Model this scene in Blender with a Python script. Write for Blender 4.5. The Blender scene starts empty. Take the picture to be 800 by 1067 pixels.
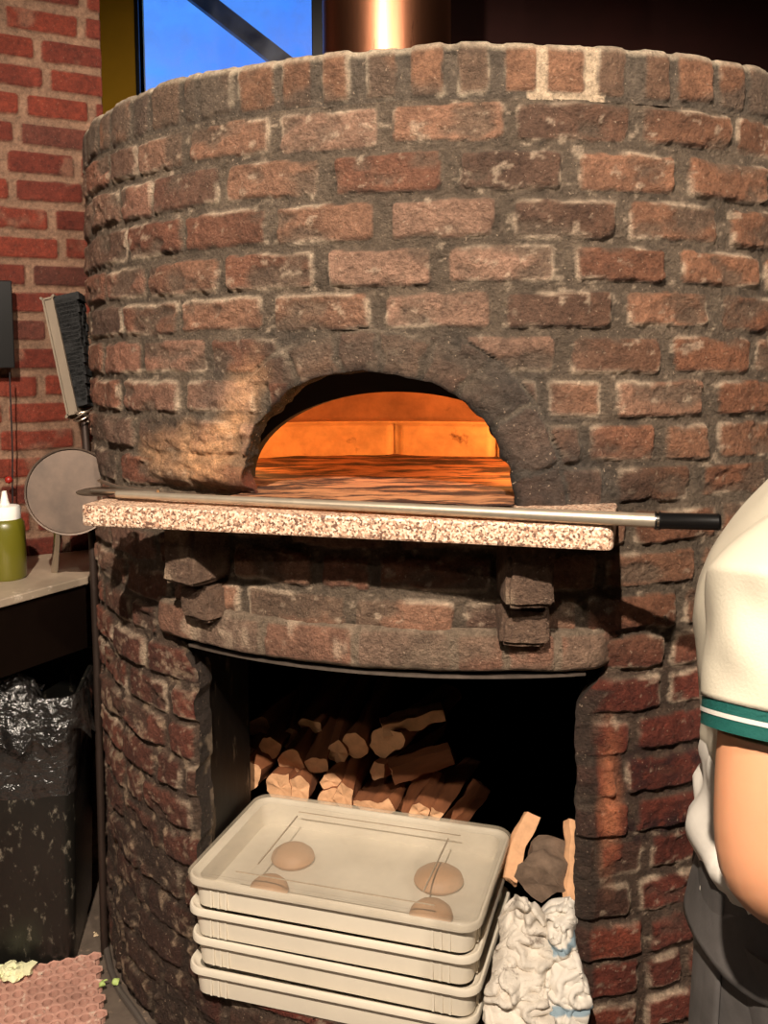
import bpy, bmesh, math, random
import numpy as np
from mathutils import Vector, Matrix, noise as mnoise

random.seed(7)
C = bpy.context.scene.collection
PI = math.pi
D2R = math.pi/180

# ------------------------------------------------------------------ camera
F, PYC, EH = 983.0, 460.0, 1.655
PITCH, ROLL = 5.11*D2R, -0.25*D2R
cam = bpy.data.cameras.new('camera'); camo = bpy.data.objects.new('camera', cam); C.objects.link(camo)
cam.sensor_fit = 'HORIZONTAL'; cam.sensor_width = 36.0; cam.lens = F/800*36
cam.shift_y = -(533.5-PYC)/800.0
cam.clip_start = 0.05
camo.location = (0, 0, EH)
camo.rotation_euler = (Matrix.Rotation(PI/2-PITCH, 3, 'X') @ Matrix.Rotation(ROLL, 3, 'Z')).to_euler()
bpy.context.scene.camera = camo

def ray(x, y):
    u = x-400; v = y-PYC; c, s = math.cos(ROLL), math.sin(ROLL)
    u, v = u*c+v*s, -u*s+v*c
    a = (u/F, 1.0, -v/F); ct, st = math.cos(PITCH), math.sin(PITCH)
    return Vector((a[0], a[1]*ct+a[2]*st, -a[1]*st+a[2]*ct))
EYE = Vector((0, 0, EH))
def atY(x, y, Y): d = ray(x, y); return EYE+d*(Y/d.y)
def atZ(x, y, Z): d = ray(x, y); return EYE+d*((Z-EH)/d.z)

# ------------------------------------------------------------------ oven frame
R = 1.08
AX, AY = 0.21816, 2.94084
A0 = -14*D2R
DV = Vector((math.sin(A0), -math.cos(A0), 0)); RV = Vector((math.cos(A0), math.sin(A0), 0))
AXV = Vector((AX, AY, 0))
def L(u, w, z):                       # oven frame: u right, w inward from the front, z up
    p = AXV+RV*u+DV*(R-w); return Vector((p.x, p.y, z))
def atW(x, y, w):                     # photo point at inward distance w
    d = ray(x, y); k = (R-w-(EYE-AXV).dot(DV))/d.dot(DV); return EYE+d*k

# ------------------------------------------------------------------ numpy noise
def _h(ix, iy, iz, seed):
    n = (ix*374761393 + iy*668265263 + iz*2147483647 + seed*1274126177) & 0xffffffff
    n = ((n ^ (n >> 13))*1274126177) & 0xffffffff
    n = n ^ (n >> 16)
    return (n & 0xffffff)/float(0xffffff)
def vn(x, y, z=None, seed=0):
    x = np.asarray(x, float); y = np.asarray(y, float)
    z = np.zeros_like(x) if z is None else np.asarray(z, float)
    ix = np.floor(x).astype(np.int64); iy = np.floor(y).astype(np.int64); iz = np.floor(z).astype(np.int64)
    fx, fy, fz = x-ix, y-iy, z-iz
    fx = fx*fx*(3-2*fx); fy = fy*fy*(3-2*fy); fz = fz*fz*(3-2*fz)
    def c(a, b, d): return _h(ix+a, iy+b, iz+d, seed)
    r0 = (c(0,0,0)*(1-fx)+c(1,0,0)*fx)*(1-fy)+(c(0,1,0)*(1-fx)+c(1,1,0)*fx)*fy
    if not fz.any(): return r0*2-1
    r1 = (c(0,0,1)*(1-fx)+c(1,0,1)*fx)*(1-fy)+(c(0,1,1)*(1-fx)+c(1,1,1)*fx)*fy
    return (r0*(1-fz)+r1*fz)*2-1
def fbm(x, y, z=None, sc=1.0, o=4, seed=0):
    a, t, out = 1.0, 0.0, 0
    for i in range(o):
        k = sc*2**i
        out = out + a*vn(np.asarray(x)*k, np.asarray(y)*k, None if z is None else np.asarray(z)*k, seed+i*17); t += a; a *= .5
    return out/t
def sst(a, b, x):
    t = np.clip((x-a)/(b-a), 0, 1); return t*t*(3-2*t)
def lin(c):
    return tuple((v/255/12.92 if v/255 <= .04045 else ((v/255+.055)/1.055)**2.4) for v in c)
def linA(c): return np.array(lin(c))

# ------------------------------------------------------------------ materials
def nodes_of(name):
    m = bpy.data.materials.new(name); m.use_nodes = True
    return m, m.node_tree.nodes, m.node_tree.links, m.node_tree.nodes['Principled BSDF']
def mat(name, col, rough=.6, metal=0., var=.15, scale=12., bump=0., bscale=60., spec=.5, stain=None, stain_amt=.4, stain_scale=6., coat=0., stretch=None, alpha=1., sss=0., bdist=.004):
    m, N, K, b = nodes_of(name)
    tc = N.new('ShaderNodeTexCoord'); mp = N.new('ShaderNodeMapping'); K.new(tc.outputs['Object'], mp.inputs[0])
    if stretch: mp.inputs['Scale'].default_value = stretch
    n = N.new('ShaderNodeTexNoise'); n.inputs['Scale'].default_value = scale; n.inputs['Detail'].default_value = 6; n.inputs['Roughness'].default_value = .65
    K.new(mp.outputs[0], n.inputs['Vector'])
    r = N.new('ShaderNodeValToRGB'); K.new(n.outputs[0], r.inputs[0])
    r.color_ramp.elements[0].position = .3; r.color_ramp.elements[1].position = .7
    c = lin(col)
    r.color_ramp.elements[0].color = (*[v*(1-var) for v in c], 1); r.color_ramp.elements[1].color = (*[min(1, v*(1+var)) for v in c], 1)
    out = r.outputs[0]
    if stain:
        n2 = N.new('ShaderNodeTexNoise'); n2.inputs['Scale'].default_value = stain_scale; n2.inputs['Detail'].default_value = 8; n2.inputs['Roughness'].default_value = .7
        K.new(mp.outputs[0], n2.inputs['Vector'])
        r2 = N.new('ShaderNodeValToRGB'); K.new(n2.outputs[0], r2.inputs[0])
        e = r2.color_ramp.elements; p = .72-.35*stain_amt; e[0].position = p; e[0].color = (0, 0, 0, 1); e[1].position = p+.1; e[1].color = (1, 1, 1, 1)
        mx = N.new('ShaderNodeMix'); mx.data_type = 'RGBA'; K.new(r2.outputs[0], mx.inputs[0]); K.new(out, mx.inputs[6]); mx.inputs[7].default_value = (*lin(stain), 1)
        out = mx.outputs[2]
    K.new(out, b.inputs['Base Color'])
    b.inputs['Roughness'].default_value = rough; b.inputs['Metallic'].default_value = metal
    b.inputs['Specular IOR Level'].default_value = spec; b.inputs['Coat Weight'].default_value = coat; b.inputs['Alpha'].default_value = alpha
    if sss: b.inputs['Subsurface Weight'].default_value = sss; b.inputs['Subsurface Radius'].default_value = (.02, .008, .004)
    if bump:
        n3 = N.new('ShaderNodeTexNoise'); n3.inputs['Scale'].default_value = bscale; n3.inputs['Detail'].default_value = 5; K.new(mp.outputs[0], n3.inputs['Vector'])
        bp = N.new('ShaderNodeBump'); bp.inputs['Strength'].default_value = bump; bp.inputs['Distance'].default_value = bdist
        K.new(n3.outputs[0], bp.inputs['Height']); K.new(bp.outputs[0], b.inputs['Normal'])
    return m
def colmat(name, rough=.85, speck=.5, bump=.8, bs=90., spec=.35):   # surfaces coloured brick by brick through the mesh's own colour layer
    m, N, K, b = nodes_of(name)
    at = N.new('ShaderNodeAttribute'); at.attribute_name = 'Col'
    tc = N.new('ShaderNodeTexCoord')
    n = N.new('ShaderNodeTexNoise'); n.inputs['Scale'].default_value = 60; n.inputs['Detail'].default_value = 10; n.inputs['Roughness'].default_value = .85
    K.new(tc.outputs['Object'], n.inputs['Vector'])
    mr = N.new('ShaderNodeMapRange'); mr.inputs[1].default_value = .3; mr.inputs[2].default_value = .7; mr.inputs[3].default_value = .30; mr.inputs[4].default_value = 1.7
    K.new(n.outputs[0], mr.inputs[0])
    vm = N.new('ShaderNodeVectorMath'); vm.operation = 'SCALE'; K.new(at.outputs['Color'], vm.inputs[0]); K.new(mr.outputs[0], vm.inputs[3])
    n2 = N.new('ShaderNodeTexNoise'); n2.inputs['Scale'].default_value = 130; n2.inputs['Detail'].default_value = 3
    K.new(tc.outputs['Object'], n2.inputs['Vector'])
    r2 = N.new('ShaderNodeValToRGB'); K.new(n2.outputs[0], r2.inputs[0]); e = r2.color_ramp.elements
    e[0].position = .66; e[0].color = (0, 0, 0, 1); e[1].position = .72; e[1].color = (speck, speck, speck, 1)
    mx = N.new('ShaderNodeMix'); mx.data_type = 'RGBA'; K.new(r2.outputs[0], mx.inputs[0]); K.new(vm.outputs[0], mx.inputs[6]); mx.inputs[7].default_value = (*lin((190, 165, 140)), 1)
    K.new(mx.outputs[2], b.inputs['Base Color'])
    b.inputs['Roughness'].default_value = rough; b.inputs['Specular IOR Level'].default_value = spec
    n3 = N.new('ShaderNodeTexNoise'); n3.inputs['Scale'].default_value = bs; n3.inputs['Detail'].default_value = 8; n3.inputs['Roughness'].default_value = .7
    K.new(tc.outputs['Object'], n3.inputs['Vector'])
    bp = N.new('ShaderNodeBump'); bp.inputs['Strength'].default_value = bump; bp.inputs['Distance'].default_value = .022
    K.new(n3.outputs[0], bp.inputs['Height']); K.new(bp.outputs[0], b.inputs['Normal'])
    return m
M = {}
M['brick'] = colmat('sooty brick', rough=.75, speck=.55, bump=1., bs=110.)
M['wallbrick'] = colmat('red wall brick', rough=.85, speck=.12, bump=.5, bs=70)
M['chamber'] = mat('fired chamber brick', (205, 150, 100), .9, var=.25, scale=14, stain=(95, 50, 30), stain_amt=.35, stain_scale=9, bump=.4, bscale=40)
M['dome'] = mat('dark brown dome brick', (150, 96, 62), .9, var=.3, scale=10, stain=(70, 38, 24), stain_amt=.3, stain_scale=6, bump=.4, bscale=40)  # dome brick set darker and browner than the chamber wall
M['hearthstone'] = mat('hearth stone', (175, 120, 80), .8, var=.3, scale=8, stain=(44, 20, 13), stain_amt=.8, stain_scale=5, stretch=(1, 3.5, 1), bump=.5, bscale=30)
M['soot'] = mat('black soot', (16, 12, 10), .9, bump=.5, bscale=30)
M['darksteel'] = mat('sooty steel liner', (34, 27, 22), .5, metal=.3, var=.4, stain=(140, 120, 100), stain_amt=.42, stain_scale=14, stretch=(1, 1, .35), bump=.3, bscale=25)
M['angle'] = mat('steel lintel angle', (120, 108, 98), .45, metal=.7, var=.3, scale=30)
M['flue'] = mat('brown sheet steel', (140, 92, 68), .36, metal=1., var=.12, scale=3, stain=(70, 44, 34), stain_amt=.35, stretch=(4, 4, .6), bump=.05, bscale=20)
M['steel'] = mat('worn steel', (170, 155, 138), .35, metal=.9, var=.15, scale=20)
M['chrome'] = mat('chrome', (200, 195, 188), .15, metal=1., var=.05)
M['black'] = mat('black plastic', (16, 15, 15), .3, var=.1)
M['tray'] = mat('cream tray plastic', (212, 202, 184), .45, var=.04, scale=5, stain=(190, 165, 130), stain_amt=.12, stain_scale=18, sss=.0)
M['lid'] = None
M['dough'] = mat('dough', (176, 134, 98), .6, var=.08, bump=.2, bscale=20)
M['paint'] = mat('mustard painted frame', (226, 168, 30), .45, var=.08, scale=4)
M['darkframe'] = mat('dark frame', (26, 22, 24), .5)
M['back'] = mat('dark maroon wall', (58, 22, 15), .9, var=.3, scale=2)
M['plaster'] = mat('room plaster', (84, 66, 52), .9, var=.1, bump=.2)
M['ceiling'] = mat('ceiling', (60, 46, 38), .9, var=.1, scale=3)
M['concrete'] = mat('wet grey concrete', (96, 84, 74), .6, var=.3, scale=9, stain=(150, 128, 108), stain_amt=.4, stain_scale=22, bump=.4, bscale=50)
M['mat'] = mat('pink rubber mat', (186, 140, 124), .55, var=.3, scale=12, stain=(215, 190, 170), stain_amt=.42, stain_scale=25, bump=.3, bscale=40)
M['can'] = mat('black can plastic', (24, 23, 20), .36, var=.4, scale=6, stain=(112, 105, 92), stain_amt=.42, stain_scale=44, stretch=(1, 1, .5), bump=.3, bscale=14)
M['bag'] = mat('black bin bag film', (30, 29, 28), .24, var=.3, spec=.9, coat=.7, bump=1., bscale=22, bdist=.03)
M['ledge'] = mat('floury steel ledge', (165, 148, 128), .5, metal=.2, var=.15, stain=(225, 210, 190), stain_amt=.35, stain_scale=10)
M['apron'] = mat('brown steel apron', (46, 33, 26), .4, metal=.6, var=.3, scale=3, stain=(90, 70, 55), stain_amt=.12)
M['wood'] = mat('greyed beech', (112, 98, 82), .7, var=.25, scale=10, stretch=(1, 1, .15), bump=.3, bscale=40)
M['bristle'] = mat('black bristle', (10, 9, 9), .8, bump=.8, bscale=120)
M['oil'] = None
M['white'] = mat('white plastic', (235, 230, 222), .4, var=.03)
M['bark'] = mat('firewood bark', (128, 76, 44), .85, var=.35, scale=18, stretch=(1, 1, .2), bump=.8, bscale=30)
M['split'] = mat('split firewood', (214, 164, 122), .8, var=.2, scale=20, bump=.6, bscale=45)
M['greylog'] = mat('grey bark', (112, 92, 76), .9, var=.35, scale=30, bump=.9, bscale=40)
M['towel'] = mat('grubby white towel', (208, 198, 184), .95, var=.1, scale=14, stain=(128, 114, 102), stain_amt=.42, stain_scale=20, bump=.6, bscale=220)
M['jersey'] = mat('cream jersey', (176, 168, 150), .8, var=.04, scale=4, bump=.15, bscale=300)
M['tee'] = mat('white tee', (196, 190, 180), .85, var=.04, scale=4, bump=.1)
M['teal'] = mat('teal rib knit', (24, 98, 90), .8, var=.06, bump=.3, bscale=200)
M['skin'] = mat('skin', (188, 132, 98), .5, var=.06, scale=8, sss=.12)
M['grey'] = mat('dark grey apron cloth', (74, 70, 68), .8, var=.35, scale=9, bump=.2)
M['hair'] = mat('dark hair', (32, 24, 20), .6, var=.2, bump=.6, bscale=90)
M['leaf'] = mat('pale lettuce', (222, 220, 178), .6, var=.12, scale=30)
M['green'] = mat('green leaf', (170, 190, 110), .6, var=.15, scale=30)
M['crumb'] = mat('mushroom scrap', (226, 200, 164), .7, var=.1)
M['red'] = mat('red plastic', (140, 30, 22), .4)
def speckled():
    m, N, K, b = nodes_of('speckled granite')
    tc = N.new('ShaderNodeTexCoord')
    v = N.new('ShaderNodeTexVoronoi'); v.inputs['Scale'].default_value = 270; K.new(tc.outputs['Object'], v.inputs['Vector'])
    bw = N.new('ShaderNodeSeparateColor'); K.new(v.outputs['Color'], bw.inputs[0])
    r = N.new('ShaderNodeValToRGB'); K.new(bw.outputs[0], r.inputs[0]); r.color_ramp.interpolation = 'CONSTANT'
    e = r.color_ramp.elements; e[0].position = 0; e[0].color = (*lin((104, 76, 62)), 1); e[1].position = .2; e[1].color = (*lin((150, 118, 96)), 1)
    for p, c in ((.38, (208, 176, 150)), (.6, (184, 144, 118)), (.8, (222, 198, 174))):
        q = e.new(p); q.color = (*lin(c), 1)
    K.new(r.outputs[0], b.inputs['Base Color']); b.inputs['Roughness'].default_value = .5
    n3 = N.new('ShaderNodeTexNoise'); n3.inputs['Scale'].default_value = 90; K.new(tc.outputs['Object'], n3.inputs['Vector'])
    bp = N.new('ShaderNodeBump'); bp.inputs['Strength'].default_value = .4; bp.inputs['Distance'].default_value = .004; K.new(n3.outputs[0], bp.inputs['Height']); K.new(bp.outputs[0], b.inputs['Normal'])
    return m
M['granite'] = speckled()
def see_through(name, col, amount, rough=.25):
    m, N, K, b = nodes_of(name)
    b.inputs['Base Color'].default_value = (*lin(col), 1); b.inputs['Roughness'].default_value = rough
    t = N.new('ShaderNodeBsdfTransparent'); mx = N.new('ShaderNodeMixShader'); mx.inputs[0].default_value = amount
    n = N.new('ShaderNodeTexNoise'); n.inputs['Scale'].default_value = 7; n.inputs['Detail'].default_value = 8
    tc = N.new('ShaderNodeTexCoord'); K.new(tc.outputs['Object'], n.inputs['Vector'])
    mr = N.new('ShaderNodeMapRange'); mr.inputs[1].default_value = .35; mr.inputs[2].default_value = .7; mr.inputs[3].default_value = max(0, amount-.1); mr.inputs[4].default_value = min(1, amount+.1)
    K.new(n.outputs[0], mr.inputs[0]); K.new(mr.outputs[0], mx.inputs[0])
    K.new(b.outputs[0], mx.inputs[1]); K.new(t.outputs[0], mx.inputs[2]); K.new(mx.outputs[0], N['Material Output'].inputs[0])
    return m
M['lid'] = see_through('frosted lid plastic', (200, 186, 164), .68, .25)
M['glass'] = see_through('window glass', (235, 240, 245), .93, .05)
M['squeeze'] = mat('olive oil in squeeze bottle', (96, 92, 22), .35, var=.06, scale=4, coat=.3)

# ------------------------------------------------------------------ object helpers
def link(name, me, m, parent=None):
    o = bpy.data.objects.new(name, me); C.objects.link(o)
    for mm in (m if isinstance(m, (list, tuple)) else [m]): me.materials.append(mm)
    if parent: o.parent = parent
    return o
def tag(o, label=None, cat=None, group=None, kind=None):
    if label: o['label'] = label
    if cat: o['category'] = cat
    if group: o['group'] = group
    if kind: o['kind'] = kind
    return o
def thing(name, label, cat, loc=(0, 0, 0), rot=(0, 0, 0), group=None):
    o = bpy.data.objects.new(name, None); C.objects.link(o); o.location = loc; o.rotation_euler = rot; o.empty_display_size = .1
    return tag(o, label, cat, group)
def copy_tree(o, parent=None):
    c = o.copy(); C.objects.link(c); c.parent = parent
    for ch in [x for x in o.children]: copy_tree(ch, c)
    return c
def bm_obj(name, bm, m, parent=None, smooth=True, bevel=0, seg=2):
    bmesh.ops.recalc_face_normals(bm, faces=bm.faces)
    me = bpy.data.meshes.new(name); bm.to_mesh(me); bm.free()
    if smooth:
        for p in me.polygons: p.use_smooth = True
    o = link(name, me, m, parent)
    if bevel:
        b = o.modifiers.new('bevel', 'BEVEL'); b.width = bevel; b.segments = seg; b.limit_method = 'ANGLE'; b.angle_limit = .6
    if smooth:
        try:
            me.set_sharp_from_angle(angle=.7)
        except Exception: pass
    return o
def np_obj(name, V, Fc, m, parent=None, col=None, smooth=True):
    me = bpy.data.meshes.new(name)
    V = np.asarray(V, np.float32); Fc = np.asarray(Fc, np.int32); k = Fc.shape[1]
    me.vertices.add(len(V)); me.vertices.foreach_set('co', V.ravel())
    me.loops.add(Fc.size); me.loops.foreach_set('vertex_index', Fc.ravel())
    me.polygons.add(len(Fc)); me.polygons.foreach_set('loop_start', np.arange(0, Fc.size, k, dtype=np.int32)); me.polygons.foreach_set('loop_total', np.full(len(Fc), k, np.int32))
    me.polygons.foreach_set('use_smooth', np.full(len(Fc), smooth, bool))
    me.update(calc_edges=True); me.validate()
    if col is not None:
        a = me.color_attributes.new('Col', 'FLOAT_COLOR', 'POINT')
        a.data.foreach_set('color', np.concatenate([np.clip(col, 0, 1), np.ones((len(V), 1))], 1).astype(np.float32).ravel())
    return link(name, me, m, parent)
def grid_faces(nr, nc, wrap=False):
    i = np.arange(nr-1)[:, None]; j = np.arange(nc if wrap else nc-1)[None, :]
    j2 = (j+1) % nc if wrap else j+1
    return np.stack([i*nc+j, i*nc+j2, (i+1)*nc+j2, (i+1)*nc+j], -1).reshape(-1, 4)
def box(bm, c, s, rot=None, mi=0):
    r = bmesh.ops.create_cube(bm, size=1.0)
    for v in r['verts']:
        v.co = Vector((v.co.x*s[0], v.co.y*s[1], v.co.z*s[2]))
        if rot is not None: v.co = rot @ v.co
        v.co += Vector(c)
    for f in {f for v in r['verts'] for f in v.link_faces}: f.material_index = mi
    return r['verts']
def tube(bm, pts, rad, seg=12, cap=True, squash=None):
    pts = [Vector(p) for p in pts]; n = len(pts); rad = rad if isinstance(rad, (list, tuple)) else [rad]*n
    rings = []; up = None
    for i, p in enumerate(pts):
        t = (pts[min(i+1, n-1)]-pts[max(i-1, 0)]).normalized()
        if up is None: up = Vector((0, 0, 1)) if abs(t.z) < .9 else Vector((1, 0, 0))
        a = t.cross(up).normalized(); b = a.cross(t).normalized(); up = b
        s = squash[i] if squash else (1, 1)
        rings.append([bm.verts.new(p+(a*math.cos(k*2*PI/seg)*s[0]+b*math.sin(k*2*PI/seg)*s[1])*rad[i]) for k in range(seg)])
    for r0, r1 in zip(rings, rings[1:]):
        for k in range(seg): bm.faces.new((r0[k], r0[(k+1) % seg], r1[(k+1) % seg], r1[k]))
    if cap: bm.faces.new(rings[0][::-1]); bm.faces.new(rings[-1])
    return rings
def lathe(bm, prof, c=(0, 0, 0), seg=32):
    c = Vector(c); rings = []
    for r, z in prof:
        rings.append([bm.verts.new(c+Vector((r*math.cos(k*2*PI/seg), r*math.sin(k*2*PI/seg), z))) for k in range(seg)] if r > 1e-5 else [bm.verts.new(c+Vector((0, 0, z)))])
    for a, b in zip(rings, rings[1:]):
        for k in range(seg):
            k2 = (k+1) % seg
            if len(a) == 1 and len(b) == 1: continue
            if len(a) == 1: bm.faces.new((a[0], b[k2], b[k]))
            elif len(b) == 1: bm.faces.new((a[k], a[k2], b[0]))
            else: bm.faces.new((a[k], a[k2], b[k2], b[k]))
def quad(bm, *p): return bm.faces.new([bm.verts.new(Vector(q)) for q in p])

# ------------------------------------------------------------------ brick fields
def brick_field(S, Z, rows, m=.0085, r=.012, wob=.0065, seed=0):
    """height 0..1 of bricks over mortar, an id per brick, and how near each point is to its brick's edge"""
    Sw = S+fbm(S, Z, sc=26, o=3, seed=seed)*wob; Zw = Z+fbm(S, Z, sc=22, o=3, seed=seed+5)*wob + vn(S*3.1, Z*0+2, seed=seed+9)*.004
    H = np.zeros_like(S); ID = np.full(S.shape, -1, np.int64); SD = np.full(S.shape, -.02)
    for ri, (z0, z1, bs) in enumerate(rows):
        k = (Zw >= z0) & (Zw < z1)
        if not k.any() or not bs: continue
        s0 = np.array([b[0] for b in bs]); s1 = np.array([b[1] for b in bs])
        s, z = Sw[k], Zw[k]
        i = np.clip(np.searchsorted(s0, s, side='right')-1, 0, len(bs)-1)
        jit = np.array([_h(np.int64(ri), np.int64(q), np.int64(3), seed)*.006-.003 for q in range(len(bs))])
        dx = np.minimum(s-s0[i], s1[i]-s); dz = np.minimum(z-(z0+m+jit[i]), (z1-m+jit[i]*.5)-z)
        sd = np.where((dx < r) & (dz < r), r-np.hypot(r-dx, r-dz), np.minimum(dx, dz))
        SD[k] = sd; H[k] = sst(-.002, .007, sd); ID[k] = ri*1000+i
    return H, ID, SD
def hid(ID, seed): return _h(ID, ID*0+7, ID*0+11, seed)
def random_rows(edges, s_lo, s_hi, pitch=.24, gap=.022, seed=0, header=.12):
    rnd = random.Random(seed); rows = []
    for k, (z0, z1) in enumerate(zip(edges, edges[1:])):
        s = s_lo-rnd.uniform(0, pitch)-(pitch/2 if k % 2 else 0); bs = []
        while s < s_hi:
            w = pitch*(rnd.uniform(.9, 1.08) if rnd.random() > header else .52); bs.append((s, s+w-gap)); s += w
        rows.append((z0, z1, bs))
    return rows

# courses of the drum; the upper ones measured brick by brick (degrees from the oven's own front)
T = {1: [(-50.4,-40.4),(-39,-31.6),(-31.2,-22.9),(-21.8,-10.6),(-9.2,1.9),(3.4,15),(16.2,28.2),(29.9,41.3),(42.4,53)],
 2: [(-49.8,-37),(-36.4,-28.9),(-28.5,-17.4),(-16.3,-4.8),(-2.9,8.3),(10.1,20.9),(22.8,33.9),(35.7,47.4)],
 3: [(-53.1,-35.4),(-34.3,-23.6),(-22.8,-11.2),(-9.8,1.3),(3.1,14),(15.9,26.8),(28.4,39.8),(41.8,53)],
 4: [(-55.2,-43),(-42,-31.1),(-30.2,-17.6),(-16.5,-5.3),(-3.7,7.4),(9.2,20.1),(22.2,32.8),(34.9,46.7)],
 5: [(-53.9,-36.9),(-36,-24.8),(-23.8,-11.9),(-10.2,.9),(2.6,13.5),(15,26.6),(28.4,38.7),(41.2,52)],
 6: [(-56.1,-45),(-44,-32.9),(-32,-20.2),(-19,-9.8),(-8,3),(4.5,9.5),(10.5,20.2),(22.2,32.6),(34.4,45.7)],
 7: [(-60,-49),(-47.5,-38.4),(-36.9,-24.8),(-23.4,-13),(-11,0),(2,13),(14.5,18.5),(19.6,25.5),(27.2,38.2),(40.6,51)],
 8: [(-56,-45.5),(-44,-34.5),(-33.2,-24.1),(-23.3,-16.4),(-15,-4),(-2,8),(10,17.5),(18.6,23.3),(24.3,32),(33.5,39.5),(40.8,52)],
 9: [(-51,-40.9),(-38.2,-24.3),(-23.2,-12),(-10,0),(2,12),(14,25.9),(27.6,36.5),(38.8,49.2)]}
ZB = {1: (2.061, 2.15), 2: (1.969, 2.061), 3: (1.877, 1.969), 4: (1.79, 1.877), 5: (1.703, 1.79), 6: (1.614, 1.703), 7: (1.525, 1.614), 8: (1.436, 1.525), 9: (1.348, 1.436)}
rows = []
rnd = random.Random(3)
for k in range(1, 10):
    bs = [(a*D2R*R, b*D2R*R) for a, b in T[k]]
    s = bs[-1][1]+.022
    while s < R*PI: bs.append((s, s+.215)); s += .237
    s = bs[0][0]-.022
    while s > -R*PI: bs.insert(0, (s-.215, s)); s -= .237
    rows.append((*ZB[k], bs))
ed = [.999+.0873*i for i in range(5)]; ed = [1.348-(.0873*i) for i in range(0, 5)][::-1]
low = [ed[0]-.0892*i for i in range(1, 12)][::-1]
rows += random_rows(ed, -3.5, 3.5, seed=11)
rows += random_rows(low+[ed[0]], -3.5, 3.5, pitch=.215, seed=5, header=.3)

# outlines (s = arc length along the drum from the oven's front, z)
ARCH = [(-.288, 1.33), (-.284, 1.40), (-.272, 1.46), (-.246, 1.515), (-.205, 1.558), (-.15, 1.594), (-.08, 1.617), (0, 1.626), (.07, 1.622), (.13, 1.608), (.19, 1.58), (.235, 1.542), (.272, 1.49), (.298, 1.43), (.312, 1.37), (.316, 1.33)]
ZS = .22                                            # floor of the wood store
STORE = [(-.436, ZS), (-.436, .955), (-.455, .978), (-.50, 1.008), (-.55, 1.022), (.0, 1.022), (.515, 1.018), (.50, .998), (.462, .955), (.447, .93), (.447, ZS)]
def smooth_poly(P, step=.012, jit=.003, seed=0, sub=True):
    out = []; n = len(P)
    for i in range(n):
        a, b = np.array(P[i]), np.array(P[(i+1) % n]); k = max(1, int(np.hypot(*(b-a))/step))
        for j in range(k): out.append(a+(b-a)*j/k)
    Q = np.array(out)
    for _ in range(2): Q = .5*Q+.25*(np.roll(Q, 1, 0)+np.roll(Q, -1, 0))
    return Q+np.stack([fbm(Q[:, 0], Q[:, 1], sc=28, o=3, seed=seed), fbm(Q[:, 0], Q[:, 1], sc=28, o=3, seed=seed+3)], 1)*jit
def poly_sd(Pt, Q):
    n = len(Q); best = np.full(len(Pt), 1e9); near = np.zeros_like(Pt); ins = np.zeros(len(Pt), bool)
    for i in range(n):
        a, b = Q[i], Q[(i+1) % n]; e = b-a; w = Pt-a
        t = np.clip((w@e)/max(e@e, 1e-12), 0, 1); c = a+t[:, None]*e; d = np.hypot(*(Pt-c).T)
        k = d < best; best[k] = d[k]; near[k] = c[k]
        cr = ((a[1] > Pt[:, 1]) != (b[1] > Pt[:, 1])) & (Pt[:, 0] < (b[0]-a[0])*(Pt[:, 1]-a[1])/((b[1]-a[1]) or 1e-12)+a[0])
        ins ^= cr
    return np.where(ins, -best, best), near

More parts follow.
